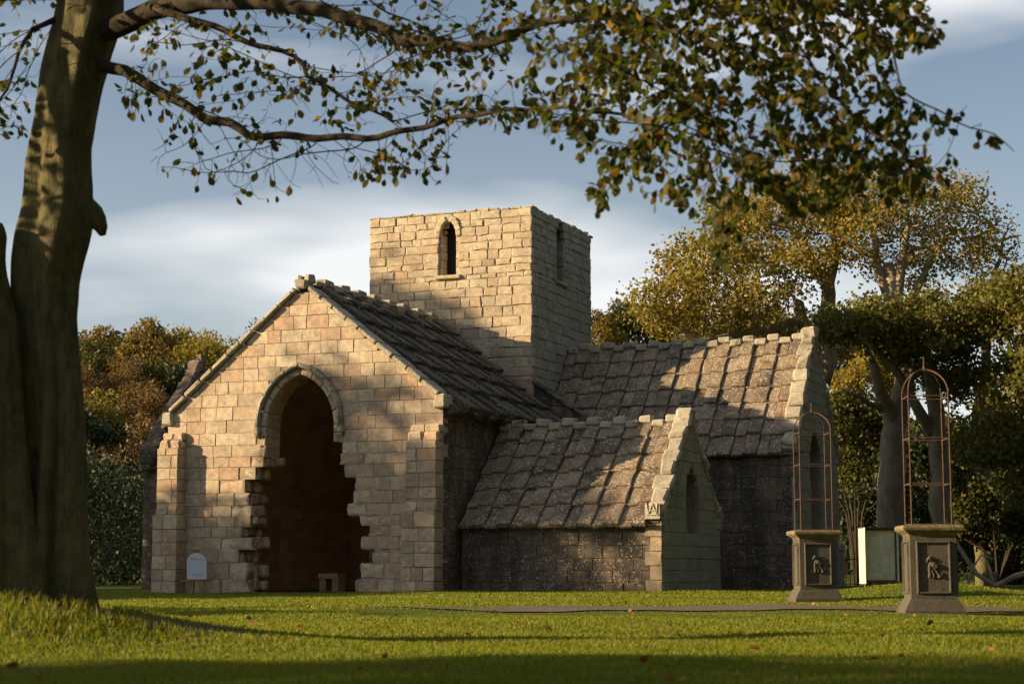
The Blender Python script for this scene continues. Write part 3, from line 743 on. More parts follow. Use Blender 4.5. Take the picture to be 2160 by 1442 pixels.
# leaning clump of masonry at the transept's outer corner
for q in range(5): S_.add(rock((-14.5+.1*q, 8.75, 3.9+.2*q), (.5, .4, .3), jit=.3))

# inside the opening: timber gate leaf, made-up stone block standing in for an unclear lit patch
gt = empty('timber_gate', (0, 0, 0)); gt.parent = None
def loc2w(x, y, z=0): return np.array([X0+x*math.cos(TH)+y*math.sin(TH), Y0-x*math.sin(TH)+y*math.cos(TH), z])
p = loc2w(-2.5, 1.0); gt.location = tuple(p); gt.rotation_euler = (0, 0, -TH+R(100))
for q in range(6):
    g = MB(); g.box((.02+q*.2, -.02, .12), (.02+q*.2+.07, .02, 1.9)); g.build('upright', M_timber, gt)
for zz in (.6, 1.85):
    g = MB(); g.box((0, -.05, zz), (1.2, -.02, zz+.12)); g.build('rail', M_timber, gt)
tag(gt, 'dark open timber gate leaf inside the broken arch, at its right side', 'gate')
p = loc2w(-4.75, 3.2); bn = empty('standin_block', tuple(p), -TH)
g = MB(); g.box((-.3, -.25, .36), (.3, .25, .5)); g.build('top_slab', M_rub, bn)
for s_ in (-.19, .19):
    g = MB(); g.box((s_-.1, -.2, 0), (s_+.1, .2, .36)); g.build('support', M_rub, bn)
tag(bn, 'made-up low stone block standing in for a lit patch inside the church opening', 'stand-in block')

# ------------------------------------------------------------------ welcome sign on its easel
ep = loc2w(-6.68, -.55); ez = float(zg(ep[0], ep[1]))
yaw = 0.34
ea = empty('easel', (ep[0], ep[1], ez), yaw)
def leg(a, b, w=.032, t=.02):
    a = np.array(a, float); b = np.array(b, float); d = b-a; d /= np.linalg.norm(d); x = np.array([1., 0, 0]); x -= d*x.dot(d); x /= np.linalg.norm(x); y = np.cross(d, x)
    m = MB(); V = []
    for p in (a, b): V += [p-x*w/2-y*t/2, p+x*w/2-y*t/2, p+x*w/2+y*t/2, p-x*w/2+y*t/2]
    m.add(V, [(3,2,1,0),(4,5,6,7),(0,1,5,4),(1,2,6,5),(2,3,7,6),(3,0,4,7)]); return m
leg((-.19, -.14, 0), (-.05, .12, 1.03), .055).build('leg', M_wood, ea); leg((.25, -.14, 0), (.07, .12, 1.03), .055).build('leg', M_wood, ea); leg((0, .42, 0), (0, .14, 1.03), .04).build('leg', M_wood, ea)
m = MB(); m.box((-.085, .10, 1.0), (.085, .15, 1.10)); m.build('head_block', M_wood, ea)
m = MB(); m.box((-.40, -.12, .30), (.40, -.04, .355)); m.build('ledge', M_wood, ea)
tag(ea, 'brown wooden tripod easel on the grass beside the left buttress', 'easel')
bd = empty('welcome_sign', (ep[0], ep[1], ez), yaw)
tiltb = R(13)
bm = plane((0, -.075, .357), (1, 0, 0), (0, math.sin(tiltb), math.cos(tiltb)))
prof = [(-.245, 0), (.245, 0), (.245, .44)]+[(.245*math.cos(a), .44+.245*math.sin(a)) for a in np.linspace(0, math.pi, 21)[1:-1]]+[(-.245, .44)]
m = MB(); prism(m, prof, bm, 0, .012); m.build('board', M_board, bd)
m = MB(); ed = [bm(a, b, .006) for a, b in prof[1:]+prof[:1]]; m.tube(ed, .0065, 6); m.build('gilt_edge', plain('gilt_edge', (.75, .55, .38), .35, .3, .1), bd)
def text(body, size, M, parent, shear=.25, name='lettering'):
    cu = bpy.data.curves.new('t', 'FONT'); cu.body = body; cu.size = size; cu.shear = shear; cu.align_x = 'CENTER'
    to = bpy.data.objects.new('t', cu); C.objects.link(to)
    me = bpy.data.meshes.new_from_object(to.evaluated_get(bpy.context.evaluated_depsgraph_get()))
    V = np.array([M(v.co.x, v.co.y, .0135) for v in me.vertices]); F = [list(q.vertices) for q in me.polygons]
    bpy.data.objects.remove(to); return obj(name, mesh_np(name, V, F), M_ink, parent)
wm3 = lambda a, b, c: bm(a, .50+b, c)
text('Welcome', .085, wm3, bd, .35)
m = MB()
for (y, x0_, x1_, amp) in ((.135, -.13, .14, .014), (.100, -.08, .11, .005)):
    t = np.linspace(0, 1, 60)
    m.tube([bm(x0_+(x1_-x0_)*q, y+amp*math.sin(q*70)*(.6+.4*math.sin(q*9)), .014) for q in t], .0016, 4)
m.build('small_script', M_ink, bd)
tag(bd, 'arched white welcome board with script lettering, standing on the wooden easel', 'sign')

# ------------------------------------------------------------------ pedestals with iron plant frames
def pedestal(px, py, rz, lab, lab2, fz):
    dist = HC*FPX/(py-1202.5); p = PX(px, py, dist); zz = float(zg(p[0], p[1]))-.02
    o = empty('stone_pedestal', (p[0], p[1], zz), rz)
    m = MB(); m.lathe_sq([(.395, 0), (.395, .07), (.385, .085), (.33, .19), (.312, .22)]); m.build('plinth', M_ped, o)
    m = MB(); h = .30
    m.lathe_sq([(h, .22), (h, 1.05)]); sh = m.build('shaft', M_ped, o)
    m = MB(); m.lathe_sq([(h+.001, 1.05), (h+.015, 1.07), (h+.045, 1.09), (.385, 1.12), (.395, 1.15), (.385, 1.18), (.36, 1.19)]); m.build('cap', M_pedtop, o)
    for ang in (0, math.pi/2, math.pi, -math.pi/2):
        m = MB(); c, s_ = math.cos(ang), math.sin(ang)
        T = lambda a, b, w_: (c*a+s_*(h+w_), s_*a-c*(h+w_), b)
        for (a0, b0, a1, b1) in ((-.225, .29, -.195, .98), (.195, .29, .225, .98), (-.195, .29, .195, .32), (-.195, .95, .195, .98)):
            V = [T(a0, b0, -.005), T(a1, b0, -.005), T(a1, b1, -.005), T(a0, b1, -.005), T(a0+.008, b0+.008, .03), T(a1-.008, b0+.008, .03), T(a1-.008, b1-.008, .03), T(a0+.008, b1-.008, .03)]
            m.add(V, [(0, 1, 5, 4), (1, 2, 6, 5), (2, 3, 7, 6), (3, 0, 4, 7), (4, 5, 6, 7)], .3)
        m.build('panel_frame', M_ped, sh)
        if ang == 0:
            m = MB()       # carved bird-like charge
            m.tube([T(-.085, .70, .0), T(-.075, .735, .012), T(-.055, .76, .014), T(-.035, .735, .012), T(-.04, .69, .012), T(-.055, .65, .012)], [.012, .022, .026, .024, .02, .018], 8)
            m.tube([T(-.05, .70, .01), T(-.01, .67, .014), T(.04, .645, .014), T(.07, .63, .008)], [.02, .038, .034, .012], 8)
            m.tube([T(-.05, .66, .01), T(-.06, .60, .01), T(-.05, .55, .01), T(-.06, .50, .006)], [.02, .018, .02, .022], 8)
            m.tube([T(-.045, .66, .012), T(.02, .60, .012), T(.06, .54, .012), T(.075, .51, .01)], [.012, .011, .016, .03], 8)
            m.tube([T(.075, .53, .006), T(.11, .56, .006), T(.115, .52, .006)], [.012, .014, .01], 6)
            m.tube([T(-.03, .60, .008), T(.0, .54, .01), T(-.01, .50, .006)], [.018, .018, .02], 8)
            m.build('carved_relief', M_ped, sh)
    tag(o, lab, 'pedestal', 'stone pedestals by the path')
    f = empty('iron_plant_frame', (p[0], p[1], zz+1.185), rz)
    a = .262; rr = .0095; top = 1.83; hs_ = 1.6
    for sx in (-1, 1):
        for sy in (-1, 1):
            m = MB(); m.tube([(sx*a, sy*a, 0), (sx*a, sy*a, hs_-.0)], rr, 8); m.build('upright', M_rust, f)
    for sy in (-1, 1):
        pts = [(a*math.cos(t), sy*a*(1-(math.sin(t))**2*.96), hs_+.30*math.sin(t)) for t in np.linspace(0, math.pi, 25)]
        m = MB(); m.tube(pts, rr, 8); m.build('hoop', M_rust, f)
    for zz_ in (.50, 1.05, 1.56):
        m = MB(); m.tube([(-a, -a, zz_), (a, -a, zz_), (a, a, zz_), (-a, a, zz_)], .007, 6, closed=True); m.build('band', M_rust, f)
    m = MB(); m.tube([(0, 0, hs_+.28), (0, 0, hs_+.32), (0, 0, hs_+.34), (0, 0, hs_+.46)], [.022, .022, .012, .008], 8); m.build('finial', M_rust, f)
    m = MB(); m.tube([(-a, -a, .01), (a, -a, .01), (a, a, .01), (-a, a, .01)], .010, 6, closed=True); m.build('base_ring', M_rust, f)
    f.scale = (1, 1, fz); tag(f, lab2, 'plant frame', 'arched iron frames on the pedestals')
pedestal(1720, 1275, .03, 'grey stone pedestal with carved panel, smaller one standing left at the path edge', 'rusty arched iron plant frame on the left pedestal, in front of the transept gable', 1.04)
pedestal(1964, 1293, -.06, 'shade-darkened stone pedestal with yellow lichened cap, nearest one at the right', 'rusty arched iron plant frame on the right pedestal, before the dark trees', 1.10)

# notice board
np_ = PX(1856, 1250, 37.0); nb = empty('notice_board', (np_[0], np_[1], float(zg(np_[0], np_[1]))-.05), .25)
zc = PX(1856, 1232, 37)[2]; zt = PX(1856, 1120, 37)[2]
m = MB(); m.box((-.36, -.02, zc), (.38, .0, zt)); m.build('back_panel', M_white, nb)
for (a, b) in (((-.36, -.045, zc), (-.325, -.021, zt)), ((.345, -.045, zc), (.379, -.021, zt)), ((-.324, -.045, zt-.035), (.344, -.021, zt)), ((-.324, -.045, zc), (.344, -.021, zc+.035))):
    m = MB(); m.box(a, b); m.build('frame_strip', M_timber, nb)
for (a, b) in (((-.38, -.16, zc-.04), (-.36, .14, zt+.02)), ((.38, -.09, zc), (.40, .14, zt+.02))):
    m = MB(); m.box(a, b); m.build('side_panel', M_white, nb)
m = MB(); m.box((-.38, -.10, zt), (.40, .14, zt+.02)); m.build('top_panel', M_rust, nb)
m = MB(); m.box((-.36, -.06, zc-.03), (.38, .0, zc)); m.build('bottom_rail', M_rust, nb)
for x in (-.28, .30):
    m = MB(); m.box((x-.03, .02, 0), (x+.03, .08, zt)); m.build('post', M_timber, nb)
tag(nb, 'back of a weathered white notice board between the two pedestals', 'notice board')

# iron railing in the shade behind
rp = PX(1800, 1240, 56.0); rb_ = empty('iron_railing', (rp[0]-1, 56.0, 0), 0)
bar0 = None
for q in range(34):
    if bar0 is None:
        m = MB(); m.tube([(0, 0, 0), (0, 0, 1.0), (0, 0, 1.06)], [.012, .012, .002], 5); bar0 = m.build('bar', M_iron, rb_)
    else:
        o = bar0.copy(); C.objects.link(o); o.parent = rb_; o.location = (q*.13, 0, 0)
for zz in (.15, .9):
    m = MB(); m.box((0, -.015, zz), (4.4, .015, zz+.03)); m.build('rail', M_iron, rb_)
tag(rb_, 'black iron railing in the shade beyond the transept', 'railing')
sp_ = PX(2090, 1255, 52.0); m = MB(); m.lathe_sq([(.16, 0), (.16, .42), (.18, .42), (.18, .5), (.15, .53)]); st = m.build('stone_stump', M_pedtop); st.location = (sp_[0], 52.0, 0)
tag(st, 'small square stone post beside the drive at far right', 'stone post')


# ------------------------------------------------------------------ trees
def colonize(seeds, par, att, step, infl, kill, iters=200, sag=0., jit=.25):
    N = [np.array(p, float) for p in seeds]; par = list(par)
    att = np.array(att, float); S_ = np.array(N)
    near = np.zeros(len(att), int); dist = np.full(len(att), 1e9)
    for a in range(0, len(S_), 200):
        D = np.linalg.norm(att[:, None]-S_[None, a:a+200], axis=2); mn = D.argmin(1); md = D[np.arange(len(att)), mn]; u_ = md < dist; near[u_] = mn[u_]+a; dist[u_] = md[u_]
    alive = dist > kill; kids = [0]*len(N)
    for it in range(iters):
        ac_ = alive & (dist < infl)
        if not ac_.any():
            if not alive.any(): break
            infl *= 1.5
            if infl > 60: break
            continue
        idx = np.where(ac_)[0]; nodes = near[idx]
        uq, inv_ = np.unique(nodes, return_inverse=True)
        d = att[idx]-np.array([N[q] for q in nodes]); d /= np.linalg.norm(d, axis=1)[:, None]+1e-9
        sm = np.zeros((len(uq), 3)); np.add.at(sm, inv_, d); sm += RNG.normal(0, jit, sm.shape); sm[:, 2] -= sag
        sm /= np.linalg.norm(sm, axis=1)[:, None]+1e-9
        new = []; base = len(N)
        for q, nd in enumerate(uq):
            if kids[nd] > 3:
                alive[idx[inv_ == q]] = False; continue
            kids[nd] += 1; N.append(N[nd]+sm[q]*step); par.append(int(nd)); kids.append(0); new.append(N[-1])
        if not new: continue
        new = np.array(new); al = np.where(alive)[0]
        D = np.linalg.norm(att[al][:, None]-new[None], axis=2); mn = D.argmin(1); md = D[np.arange(len(al)), mn]; u_ = md < dist[al]
        near[al[u_]] = mn[u_]+base; dist[al[u_]] = md[u_]
        alive &= dist > kill
    return np.array(N), np.array(par)
def skeleton_mesh(N, par, nfix, rfix, tip, expo=2.4, maxr=9.):
    """tubes along the chains; returns V, F, and twig-end info"""
    n = len(N); acc = np.zeros(n); kids = [[] for _ in range(n)]
    for q in range(n-1, -1, -1):
        if acc[q] == 0: acc[q] = 1
        if par[q] >= 0: acc[par[q]] += acc[q]; kids[par[q]].append(q)
    rad = np.minimum(tip*acc**(1/expo), maxr)
    if nfix: rad[:nfix] = np.maximum(rfix, tip)
    VV = []; FF = []; vo = 0
    main = [max(c, key=lambda q: acc[q]+(1e6 if q < nfix else 0)) if c else -1 for c in kids]
    starts = [q for q in range(n) if par[q] < 0 or main[par[q]] != q]
    for s_ in starts:
        ch = [s_]
        while main[ch[-1]] >= 0: ch.append(main[ch[-1]])
        P = N[ch]; r_ = rad[ch].copy()
        if par[s_] >= 0:
            P = np.vstack([N[par[s_]], P]); r_ = np.concatenate([[min(rad[par[s_]], r_[0]*1.25)], r_])
        if len(P) < 2: continue
        if len(P) > 3 and s_ >= nfix: P[1:-1] = .5*P[1:-1]+.25*(P[:-2]+P[2:])
        r_[-1] *= .6
        T = np.gradient(P, axis=0); T /= np.linalg.norm(T, axis=1)[:, None]+1e-9
        sd = 4 if r_.max() < tip*4 else (6 if r_.max() < tip*14 else 10)
        A = np.zeros_like(P); a = np.cross(T[0], (0.31, .2, .93)); a /= np.linalg.norm(a)+1e-9
        for q in range(len(P)):
            a = a-T[q]*a.dot(T[q]); a /= np.linalg.norm(a)+1e-9; A[q] = a
        B = np.cross(T, A); an = np.arange(sd)*2*np.pi/sd
        V_ = P[:, None]+r_[:, None, None]*(np.cos(an)[None, :, None]*A[:, None]+np.sin(an)[None, :, None]*B[:, None])
        m = len(P); i_, j_ = np.meshgrid(np.arange(sd), np.arange(m-1)); i_ = i_.ravel(); j_ = j_.ravel()
        FF.append(np.stack([j_*sd+i_, j_*sd+(i_+1) % sd, (j_+1)*sd+(i_+1) % sd, (j_+1)*sd+i_], 1)+vo)
        VV.append(V_.reshape(-1, 3)); vo += m*sd
    return np.vstack(VV), np.vstack(FF), acc, rad
def unit(a): return a/(np.linalg.norm(a, axis=-1, keepdims=True)+1e-9)
def ell(n, c, r_):
    p = unit(RNG.normal(0, 1, (n, 3)))*RNG.random((n, 1))**.45; return np.array(c)+p*np.array(r_)
LEAF2 = np.array([(0, 0, 0), (.34, .40, .07), (.36, .72, .05), (0, 1, -.04), (-.36, .72, .05), (-.34, .40, .07), (0, .4, 0), (0, .72, -.01)])
LEAF2F = [(0, 1, 6), (1, 2, 7, 6), (2, 3, 7), (0, 6, 5), (6, 7, 4, 5), (7, 3, 4)]
def leaves_np(P, D, Nn, size, detailed=False):
    D = unit(D); X = unit(np.cross(D, Nn)); Z = np.cross(X, D); n = len(P); size = np.broadcast_to(size, (n,))
    if detailed:
        T = LEAF2*np.array([.82, 1, 1.])
        V_ = P[:, None]+size[:, None, None]*(T[None, :, 0:1]*X[:, None]+T[None, :, 1:2]*D[:, None]+T[None, :, 2:3]*Z[:, None])
        o = (np.arange(n)*8)[:, None]
        tri = np.concatenate([o+np.array(f) for f in LEAF2F if len(f) == 3]); qd = np.concatenate([o+np.array(f) for f in LEAF2F if len(f) == 4])
        return V_.reshape(-1, 3), [tri, qd], 8
    T = np.array([(0, 0, 0), (.36, .5, .08), (0, 1, 0), (-.36, .5, .08)])
    V_ = P[:, None]+size[:, None, None]*(T[None, :, 0:1]*X[:, None]+T[None, :, 1:2]*D[:, None]+T[None, :, 2:3]*Z[:, None])
    o = (np.arange(n)*4)[:, None]
    return V_.reshape(-1, 3), [np.concatenate([o+np.array([0, 1, 2]), o+np.array([0, 2, 3])])], 4
def inpoly(pts, poly):
    x, y = pts[:, 0], pts[:, 1]; ins = np.zeros(len(pts), bool)
    for q in range(len(poly)):
        (x1, y1), (x2, y2) = poly[q-1], poly[q]
        c_ = ((y1 > y) != (y2 > y)) & (x < (x2-x1)*(y-y1)/(y2-y1+1e-9)+x1); ins ^= c_
    return ins
def sample(poly, n, d0, d1):
    a = np.array(poly); lo, hi = a.min(0), a.max(0); out = []
    while len(out) < n:
        p = RNG.uniform(lo, hi, (n*2, 2)); p = p[inpoly(p, poly)]; out += p.tolist()
    return np.array([PX(x, y, RNG.uniform(d0, d1)) for x, y in out[:n]])
# ---- the old beech at the left
TD = 15.0
bx, by = TREE; gz = float(zg(bx, by))
tr = [(1330, 98, 108), (1290, 100, 100), (1254, 103, 93), (1200, 106, 86), (1165, 108, 80), (1050, 112, 74), (974, 116, 69), (846, 120, 62), (757, 110, 64), (674, 103, 68), (585, 105, 76), (515, 118, 80), (464, 130, 80), (419, 132, 74), (325, 132, 69), (260, 142, 66), (200, 150, 68), (125, 166, 72), (60, 185, 74), (0, 195, 72), (-120, 190, 60), (-300, 170, 45), (-520, 180, 26)]
def loft(path, depth, lobes, seed, n=72, rings=130, base_flare=.17, yoff=0.):
    ys_ = np.array([p[0] for p in path], float); yq = np.linspace(ys_[0], ys_[-1], rings)
    cx = np.interp(-yq, -ys_, [p[1] for p in path]); hw = np.interp(-yq, -ys_, [p[2] for p in path])
    ker = np.array([1, 2, 3, 2, 1])/9.; cx = np.convolve(np.pad(cx, 2, 'edge'), ker, 'valid'); hw = np.convolve(np.pad(hw, 2, 'edge'), ker, 'valid')
    rg = np.random.default_rng(seed); an = np.arange(n)*2*np.pi/n; V_ = []
    for q in range(rings):
        f = q/rings; c_ = PX(cx[q], yq[q], depth); r_ = hw[q]*depth/FPX
        am = base_flare*math.exp(-f*3.2)+.12
        sh = 1+am*sum(a_*np.cos(k_*an+ph+tw_*f*4) for k_, a_, ph, tw_ in lobes)+.022*np.sin(an*7+f*20)*np.sin(f*33+an*2)+.012*np.sin(f*140+an*3)*np.sin(an*5+f*40)
        for sa, tw2, dp in ((-1.35, .5, 1.), (-2.2, -.4, .8), (-.55, .9, .7), (.5, .4, .8), (1.9, -.6, .8), (-1.75, -1.0, .55)):
            dd = (an-(sa+tw2*f)+np.pi) % (2*np.pi)-np.pi; sh = sh-dp*(.05+.17*math.exp(-f*2.6))*np.exp(-(dd/.15)**2)
        V_.append(np.stack([c_[0]+r_*sh*np.cos(an), c_[1]+yoff+r_*sh*np.sin(an)*.95, np.full(n, c_[2])], 1))
    V_ = np.vstack(V_); i_, j_ = np.meshgrid(np.arange(n), np.arange(rings-1)); i_ = i_.ravel(); j_ = j_.ravel()
    return V_, np.stack([j_*n+i_, j_*n+(i_+1) % n, (j_+1)*n+(i_+1) % n, (j_+1)*n+i_], 1)
beech = empty('beech_tree', (bx, by, gz)); binv = -np.array([bx, by, gz])
LOB = [(3, .5, .4, 1.), (5, .55, 1.9, -.7), (2, .35, 3., .5), (8, .25, .3, 1.2)]
V_, F_ = loft([(a, b, c*(.90 if a > 550 else .95)) for a, b, c in tr], TD, LOB, 1); obj('trunk', mesh_np('trunk', V_+binv, F_, 0., True), M_beech, beech)
tr2 = [(1330, 10, 95), (1254, 8, 85), (1150, 5, 75), (1000, 2, 64), (880, -2, 58), (780, -6, 54), (680, -10, 50), (620, -12, 36), (560, -16, 26), (500, -14, 26), (478, -10, 24), (470, -10, 8)]
V_, F_ = loft(tr2, TD-.25, LOB[:3], 2, 60, 80); obj('low_stem', mesh_np('low_stem', V_+binv, F_, 0., True), M_beech, beech)
tr3 = [(1330, 165, 50), (1254, 160, 40), (1150, 150, 34), (1000, 150, 28), (850, 150, 22), (700, 130, 14)]
V_, F_ = loft(tr3, TD-.12, LOB[:2], 3, 24, 40); obj('root_flute', mesh_np('root_flute', V_+binv, F_, 0., True), M_beech, beech)
bu = MB(); bp_ = [PX(x, y, TD-.03)+binv for x, y in ((160, 425), (180, 440), (196, 455), (207, 468), (214, 482), (217, 496))]
bu.tube(np.array(bp_), np.array([14, 27, 26, 20, 14, 7])*TD/FPX, 12); bu.build('burl', M_beech, beech, True)
BOUGH = [  # px path, depth from-to, radius px from-to
 ([(185, 70), (235, 62), (285, 40), (330, 20), (420, 5), (520, 2), (650, 16), (760, 45), (850, 82), (930, 93), (1010, 101), (1050, 86), (1100, 62), (1180, 40), (1290, 38), (1400, 60), (1520, 80), (1640, 120)], 15, 10.8, 27, 4),
 ([(215, 140), (265, 150), (330, 190), (390, 222), (440, 252), (490, 262), (528, 287), (620, 288), (700, 291), (790, 290), (850, 278), (960, 250), (1030, 236), (1100, 232), (1200, 228), (1300, 240), (1380, 270)], 14.9, 12.0, 14, 3),
 ([(330, 20), (395, 40), (440, 50), (500, 80), (560, 100), (620, 118), (640, 135), (648, 160), (690, 185), (760, 225), (830, 255)], 14.3, 13.4, 10, 3),
 ([(195, -20), (330, -110), (600, -190), (950, -200), (1300, -150), (1550, -70), (1750, 10), (1880, 90)], 15, 10.2, 34, 4),
 ([(1290, 38), (1400, 130), (1480, 220), (1540, 300), (1580, 380)], 11.3, 10.2, 5, 2.5),
 ([(1550, -70), (1660, 60), (1740, 180), (1820, 270), (1900, 320)], 10.9, 9.8, 6, 2.5),
 ([(1880, 90), (1900, 190), (1960, 225), (2030, 262), (2090, 280), (2140, 318)], 10.3, 10.0, 3, 1.2),
 ([(1750, 10), (1850, 20), (1930, 40), (1990, 70)], 10.5, 10.0, 3, 1.2),
 ([(120, 40), (70, 60), (40, 110), (15, 190), (-30, 260)], 14.9, 13.8, 7, 2),
 ([(130, 0), (80, -60), (20, -40), (-60, 20), (-120, 120)], 15.0, 13.5, 12, 3)]
seeds = []; par = []; rfix = []
def add_bough(pts, d0, d1, r0, r1, attach=-1):
    P = np.array(pts, float); s_ = np.concatenate([[0], np.cumsum(np.linalg.norm(np.diff(P, axis=0), axis=1))]); m = max(4, int(s_[-1]/24))
    t = np.linspace(0, s_[-1], m); x = np.interp(t, s_, P[:, 0]); y = np.interp(t, s_, P[:, 1])
    W = []
    for q in range(m):
        f = t[q]/s_[-1]; d = d0+(d1-d0)*f; wob = 3*math.sin(q*1.3+x[0])*min(1., f*4)
        W.append(PX(x[q], y[q]+wob, d)); seeds.append(W[-1]); par.append(len(seeds)-2 if q else attach); rfix.append((r0+(r1-r0)*f**.7)*d/FPX)
bstart = []
for b in BOUGH:
    at_ = -1
    if len(bstart) in (2, 4, 5, 6, 7):
        p0 = PX(*b[0][0], b[1]); at_ = int(np.argmin([np.linalg.norm(q-p0) for q in seeds]))
    bstart.append(len(seeds)); add_bough(*b, attach=at_)
att = np.vstack([
 sample([(1080, -120), (1850, -120), (1975, 40), (1850, 140), (1835, 230), (1950, 260), (2020, 365), (1880, 420), (1760, 450), (1620, 445), (1500, 435), (1420, 430), (1330, 395), (1265, 375), (1210, 320), (1090, 290)], 1050, 9.6, 12.6),
 sample([(1240, -60), (1800, -60), (1850, 150), (1840, 260), (1900, 370), (1650, 400), (1420, 330), (1230, 200)], 420, 9.6, 11.6),
 sample([(260, 30), (1080, -60), (1080, 280), (960, 290), (720, 240), (420, 300), (250, 280)], 420, 12.2, 15.2),
 sample([(700, 40), (1080, -40), (1100, 270), (960, 260), (760, 200)], 220, 11.8, 13.8),
 sample([(300, 300), (960, 300), (960, 370), (480, 420), (310, 370)], 210, 12.8, 14.8),
 sample([(760, 300), (960, 300), (975, 390), (800, 400)], 60, 12.4, 13.4),
 sample([(-150, -100), (95, -100), (75, 290), (-150, 310)], 220, 13.4, 15.6),
 sample([(1470, 430), (1550, 430), (1545, 570), (1500, 560)], 40, 10.0, 10.6), sample([(1215, 370), (1300, 370), (1290, 450), (1220, 460)], 18, 11.2, 11.8),
 sample([(1900, 180), (1960, 200), (2150, 300), (2140, 325), (1950, 245)], 26, 9.9, 10.4), sample([(1880, 0), (2010, 40), (1990, 95), (1860, 80)], 30, 9.9, 10.6),
 sample([(-300, -420), (1900, -420), (1900, -60), (-200, -60)], 520, 9.8, 15.5)])
nfix = len(seeds)
N_, par_ = colonize(seeds, par, att, .085, 1.4, .11, 150, .18, .35)
V_, F_, acc, rad = skeleton_mesh(N_, par_, nfix, np.array(rfix), .0022, 2.5, .05)
# main boughs as parts of their own, twigs joined
tag(obj('branches', mesh_np('branches', V_+binv, F_, 0., True), M_twig, beech), kind='stuff')
tips = np.where((acc <= 7) & (np.arange(len(N_)) >= nfix))[0]
tp_ = N_[tips]; pd = unit(N_[tips]-N_[par_[tips]])
# project back to find bare twigs (fewer leaves there)
def proj(P):
    Zr = P[:, 2]-HC; c, s_ = math.cos(PITCH), math.sin(PITCH); yy = P[:, 1]*c+Zr*s_; u_ = -P[:, 1]*s_+Zr*c
    return 1080+FPX*P[:, 0]/yy, 721-FPX*u_/yy
sx_, sy_ = proj(tp_)
prob = np.where(sx_ > 1060, 1.0, .62); prob = np.where((sx_ < 760) & (sy_ > 300) & (sx_ > 230), .10, prob); prob = np.where((sx_ < 620) & (sx_ > 230) & (sy_ <= 300), .5, prob); prob = np.where((sx_ > 1000) & (sx_ < 1210) & (sy_ > 270), .12, prob)
fld = np.sin(tp_[:, 0]*4.1+1)*np.sin(tp_[:, 2]*4.7+tp_[:, 1]*1.3)+.7*np.sin(tp_[:, 0]*9.3+tp_[:, 1]*3)*np.sin(tp_[:, 2]*8.1+2); prob = prob*np.clip(.75+.75*fld, np.where(sx_ > 1180, .5, .10), 1.3)
LP, LD, LS = [], [], []
for rep in range(5):
    kq = RNG.random(len(tips)) < prob*(.9, .75, .6, .75, .7)[rep]*(1. if rep < 3 else (sx_ > 1150))
    P = tp_[kq]+RNG.normal(0, .018, (kq.sum(), 3)); D = pd[kq]*.6+RNG.normal(0, .55, P.shape); D[:, 2] -= .75
    LP.append(P); LD.append(D); LS.append(RNG.uniform(.048, .098, len(P)))
LP = np.vstack(LP); LD = np.vstack(LD); LS = np.concatenate(LS); Nn = RNG.normal(0, 1, LP.shape)
big = np.argsort(-(LS/LP[:, 1])+RNG.uniform(0, .002, len(LS)))[:280]; msk = np.ones(len(LP), bool); msk[big] = False
V_, F_, k_ = leaves_np(LP[msk]+binv, LD[msk], Nn[msk], LS[msk], True); rv = np.repeat(RNG.random(msk.sum())**1.3, k_)
tag(obj('foliage', mesh_np('foliage', V_, F_, rv, True), M_leaf, beech), kind='stuff')
lms = []
for q in range(6):
    me = mesh_np('leaf', LEAF2*np.array([.82, 1, 1.]), LEAF2F, RNG.random()**1.2, True); me.materials.append(M_leaf); lms.append(me)
for q, b in enumerate(big):
    D = Vector(LD[b]).normalized(); X = D.cross(Vector(Nn[b])).normalized(); Z = X.cross(D)
    M4 = Matrix((X, D, Z)).transposed().to_4x4(); s_ = LS[b]
    o = bpy.data.objects.new('leaf', lms[q % 6]); C.objects.link(o); o.parent = beech
    o.matrix_local = Matrix.Translation(Vector(LP[b]+binv)) @ M4 @ Matrix.Scale(s_, 4)
P = np.vstack([ell(900, c_, r_) for c_, r_ in (((-7.6, 14, 4.6), (1.7, 2.2, 1.6)), ((-9.5, 12.6, 6.0), (2.2, 2.4, 1.6)), ((-7.0, 11.5, 7.2), (2.4, 2.2, 1.3)), ((-5.5, 13.6, 8.2), (2.6, 2.4, 1.2)), ((-2.5, 11.5, 8.0), (2.6, 2.2, 1.2)), ((.8, 11, 7.8), (2.4, 2., 1.1)))])  # unseen crown left and above, added to shade the trunk and boughs
D = RNG.normal(0, 1, P.shape); D[:, 2] -= .6
V_, F_, k_ = leaves_np(P+binv, D, RNG.normal(0, 1, P.shape), RNG.uniform(.10, .19, len(P)), True)
tag(obj('upper_foliage', mesh_np('upper_foliage', V_, F_, np.repeat(RNG.random(len(P))**1.3, k_), True), M_leaf, beech), kind='stuff')
ub = MB()
for pts in (((-3.5, 15, 5.6), (-5.4, 14.6, 5.4), (-7.6, 14, 5.0), (-9.2, 13.4, 5.6)), ((-3.3, 15, 6.2), (-5.2, 13.8, 7.0), (-7.2, 12.2, 7.2)), ((-3.3, 15, 6.6), (-4.2, 14, 7.8), (-5.5, 13.2, 8.6)), ((-3.2, 15, 6.4), (-2.8, 13, 7.5), (-1.5, 11.8, 8.2), (.6, 11, 8)), ((-5.4, 14.6, 5.4), (-7.2, 15, 4.2), (-8.4, 15.2, 3.2))):
    ub.tube(np.array(pts)+binv, np.linspace(.13, .03, len(pts)), 8)
ub.build('upper_boughs', M_beech, beech, True)
tag(beech, 'old beech with fluted trunk at far left, boughs spread across the top', 'tree')
print('beech', len(N_), len(LP))
